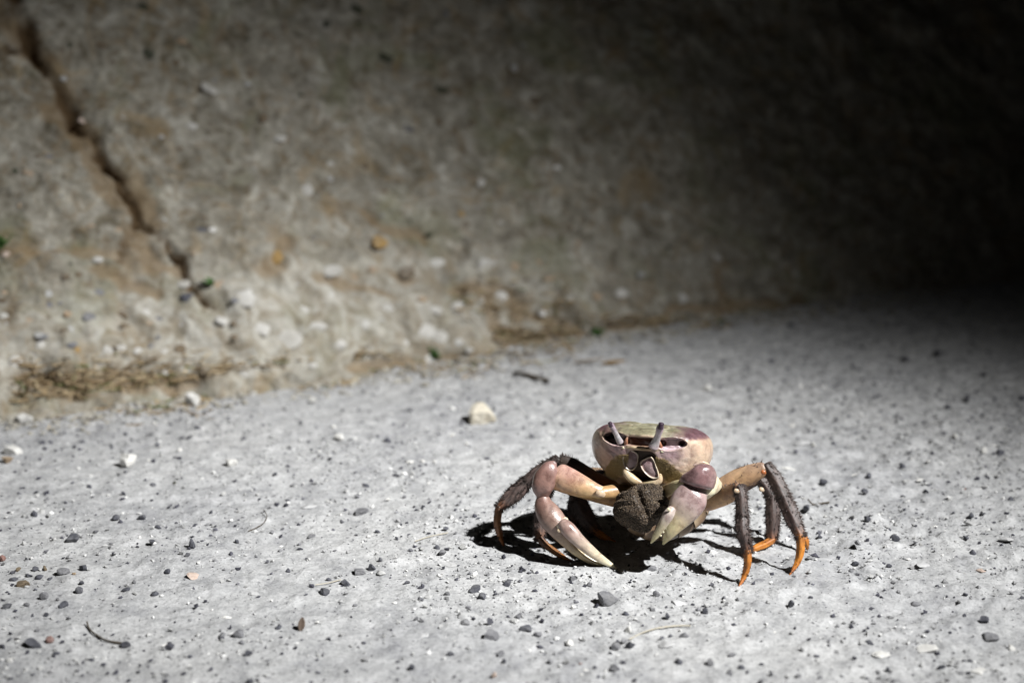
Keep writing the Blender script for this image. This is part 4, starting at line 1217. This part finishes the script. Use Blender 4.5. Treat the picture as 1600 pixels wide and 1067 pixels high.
# --- hair: triangular spines
def spines(name, P, Dv, L, W, mat, kind="stuff"):
    P = np.asarray(P); Dv = np.asarray(Dv); Dv = Dv / np.linalg.norm(Dv, axis=1)[:, None]
    L = np.asarray(L)[:, None]; W = np.asarray(W)[:, None]
    ref = np.where(np.abs(Dv[:, 2:3]) < 0.9, np.array([[0, 0, 1.0]]), np.array([[1.0, 0, 0]]))
    a = np.cross(Dv, ref); a /= np.linalg.norm(a, axis=1)[:, None]; b = np.cross(Dv, a)
    base = [P + (a * math.cos(t) + b * math.sin(t)) * W for t in (0, 2.094, 4.189)]
    V = np.stack(base + [P + Dv * L], 1)
    F = np.array([[0, 1, 3], [1, 2, 3], [2, 0, 3]])[None] + (np.arange(len(P)) * 4)[:, None, None]
    me = np_mesh(name, (V - np.array(CRAB0)).reshape(-1, 3), F.reshape(-1, 3), True)
    o = link(name, me, mat, crab)
    o["kind"] = kind
    return o

hr_ = np.random.default_rng(12)
for side in (1, -1):
    P_, D_ = [], []
    while len(P_) < 3200:
        z = hr_.uniform(-2.05, -0.35); xc = 1.12 + 0.75 * (-0.6 - z); x = xc + hr_.uniform(-0.64, 0.64)
        if ((x - xc) / 0.62) ** 2 + ((z + 1.2) / 0.85) ** 2 > hr_.uniform(0.0, 1.5) or x < 0.8: continue
        f = float(fsurf(x, z))
        P_.append(LB(side * x, f - 0.02, z)); d = FB * 0.5 - ZB * 0.9 + XH * side * 0.15 + hr_.normal(size=3) * 0.35
        D_.append(d)
    n_ = len(P_)
    spines("mouth_hair", P_, D_, hr_.uniform(.0006, .0019, n_), hr_.uniform(.00009, .00018, n_), M['mouthhair'])

for nm, info in legs.items():
    P_, D_, L_, W_ = [], [], [], []
    for part, pos, wid in info:
        cnt = {'mer': 60, 'car': 240, 'pro': 400, 'dac': 70}[part]
        for _ in range(cnt):
            i = hr_.integers(2, len(pos) - 2)
            fr = hr_.uniform(0, 1)
            p = pos[i] * (1 - fr) + pos[i + 1] * fr; w = wid[i] * (1 - fr) + wid[i + 1] * fr
            t = norm(pos[i + 1] - pos[i - 1]); vw = norm(np.array(CAMP) - p)
            sd = norm(np.cross(t, vw)); nr_ = norm(np.cross(sd, t))
            if hr_.uniform() < 0.62:
                th = hr_.choice([0.0, math.pi]) + hr_.normal() * 0.35
            else:
                th = hr_.uniform(0, 6.283)
            tk = 0.55 if part != 'dac' else 0.75
            o_ = sd * math.cos(th) * w + nr_ * math.sin(th) * w * tk
            P_.append(p + o_ * 0.95); D_.append(norm(o_) + t * 0.55 + hr_.normal(size=3) * 0.22)
            L_.append(hr_.uniform(.0011, .0030) * (0.5 if part == 'dac' else 1.0)); W_.append(hr_.uniform(.0002, .0004))
    spines("leg_bristles", P_, D_, L_, W_, M['bristle'])

# --- the egg mass carried under the body
er = np.random.default_rng(21)
ec = np.array(at_y(1004, 792, .926))
def egg_lump(d):
    cl = np.exp(-((d[:, 0] - 0.10 + 0.35 * d[:, 2]) / 0.13) ** 2) * sstep(0.2, -0.4, d[:, 1])
    return 1 + 0.14 * fbm(d[:, 0] * 1.4 + 4, d[:, 1] * 1.4 + d[:, 2] * 1.9, 1.0, 3, 5) - 0.20 * cl
ER = np.array([0.0168, 0.0128, 0.0138])
NG = 9000
d_ = er.normal(size=(NG, 3)); d_ /= np.linalg.norm(d_, axis=1)[:, None]
ep = ec + d_ * ER * egg_lump(d_)[:, None] - np.array(CRAB0)
em = scatter_stones("egg_mass", ep, er.uniform(.00026, .00052, NG), 1.0, 31, M['eggs'], True)
uu, vv = np.meshgrid(np.linspace(0.001, math.pi - 0.001, 60), np.arange(90) / 90 * 2 * math.pi, indexing='ij')
dc = np.stack([np.sin(uu) * np.cos(vv), np.sin(uu) * np.sin(vv), np.cos(uu)], -1).reshape(-1, 3)
core = ec + dc * ER * egg_lump(dc)[:, None] * 0.99 - np.array(CRAB0)
bm = bmesh.new(); bm.from_mesh(em)
bv = [bm.verts.new(p) for p in core]
for q in grid_faces(60, 90, True):
    bm.faces.new([bv[k] for k in q]).smooth = True
bm.to_mesh(em); bm.free()
link("egg_mass", em, M['eggs'], crab)
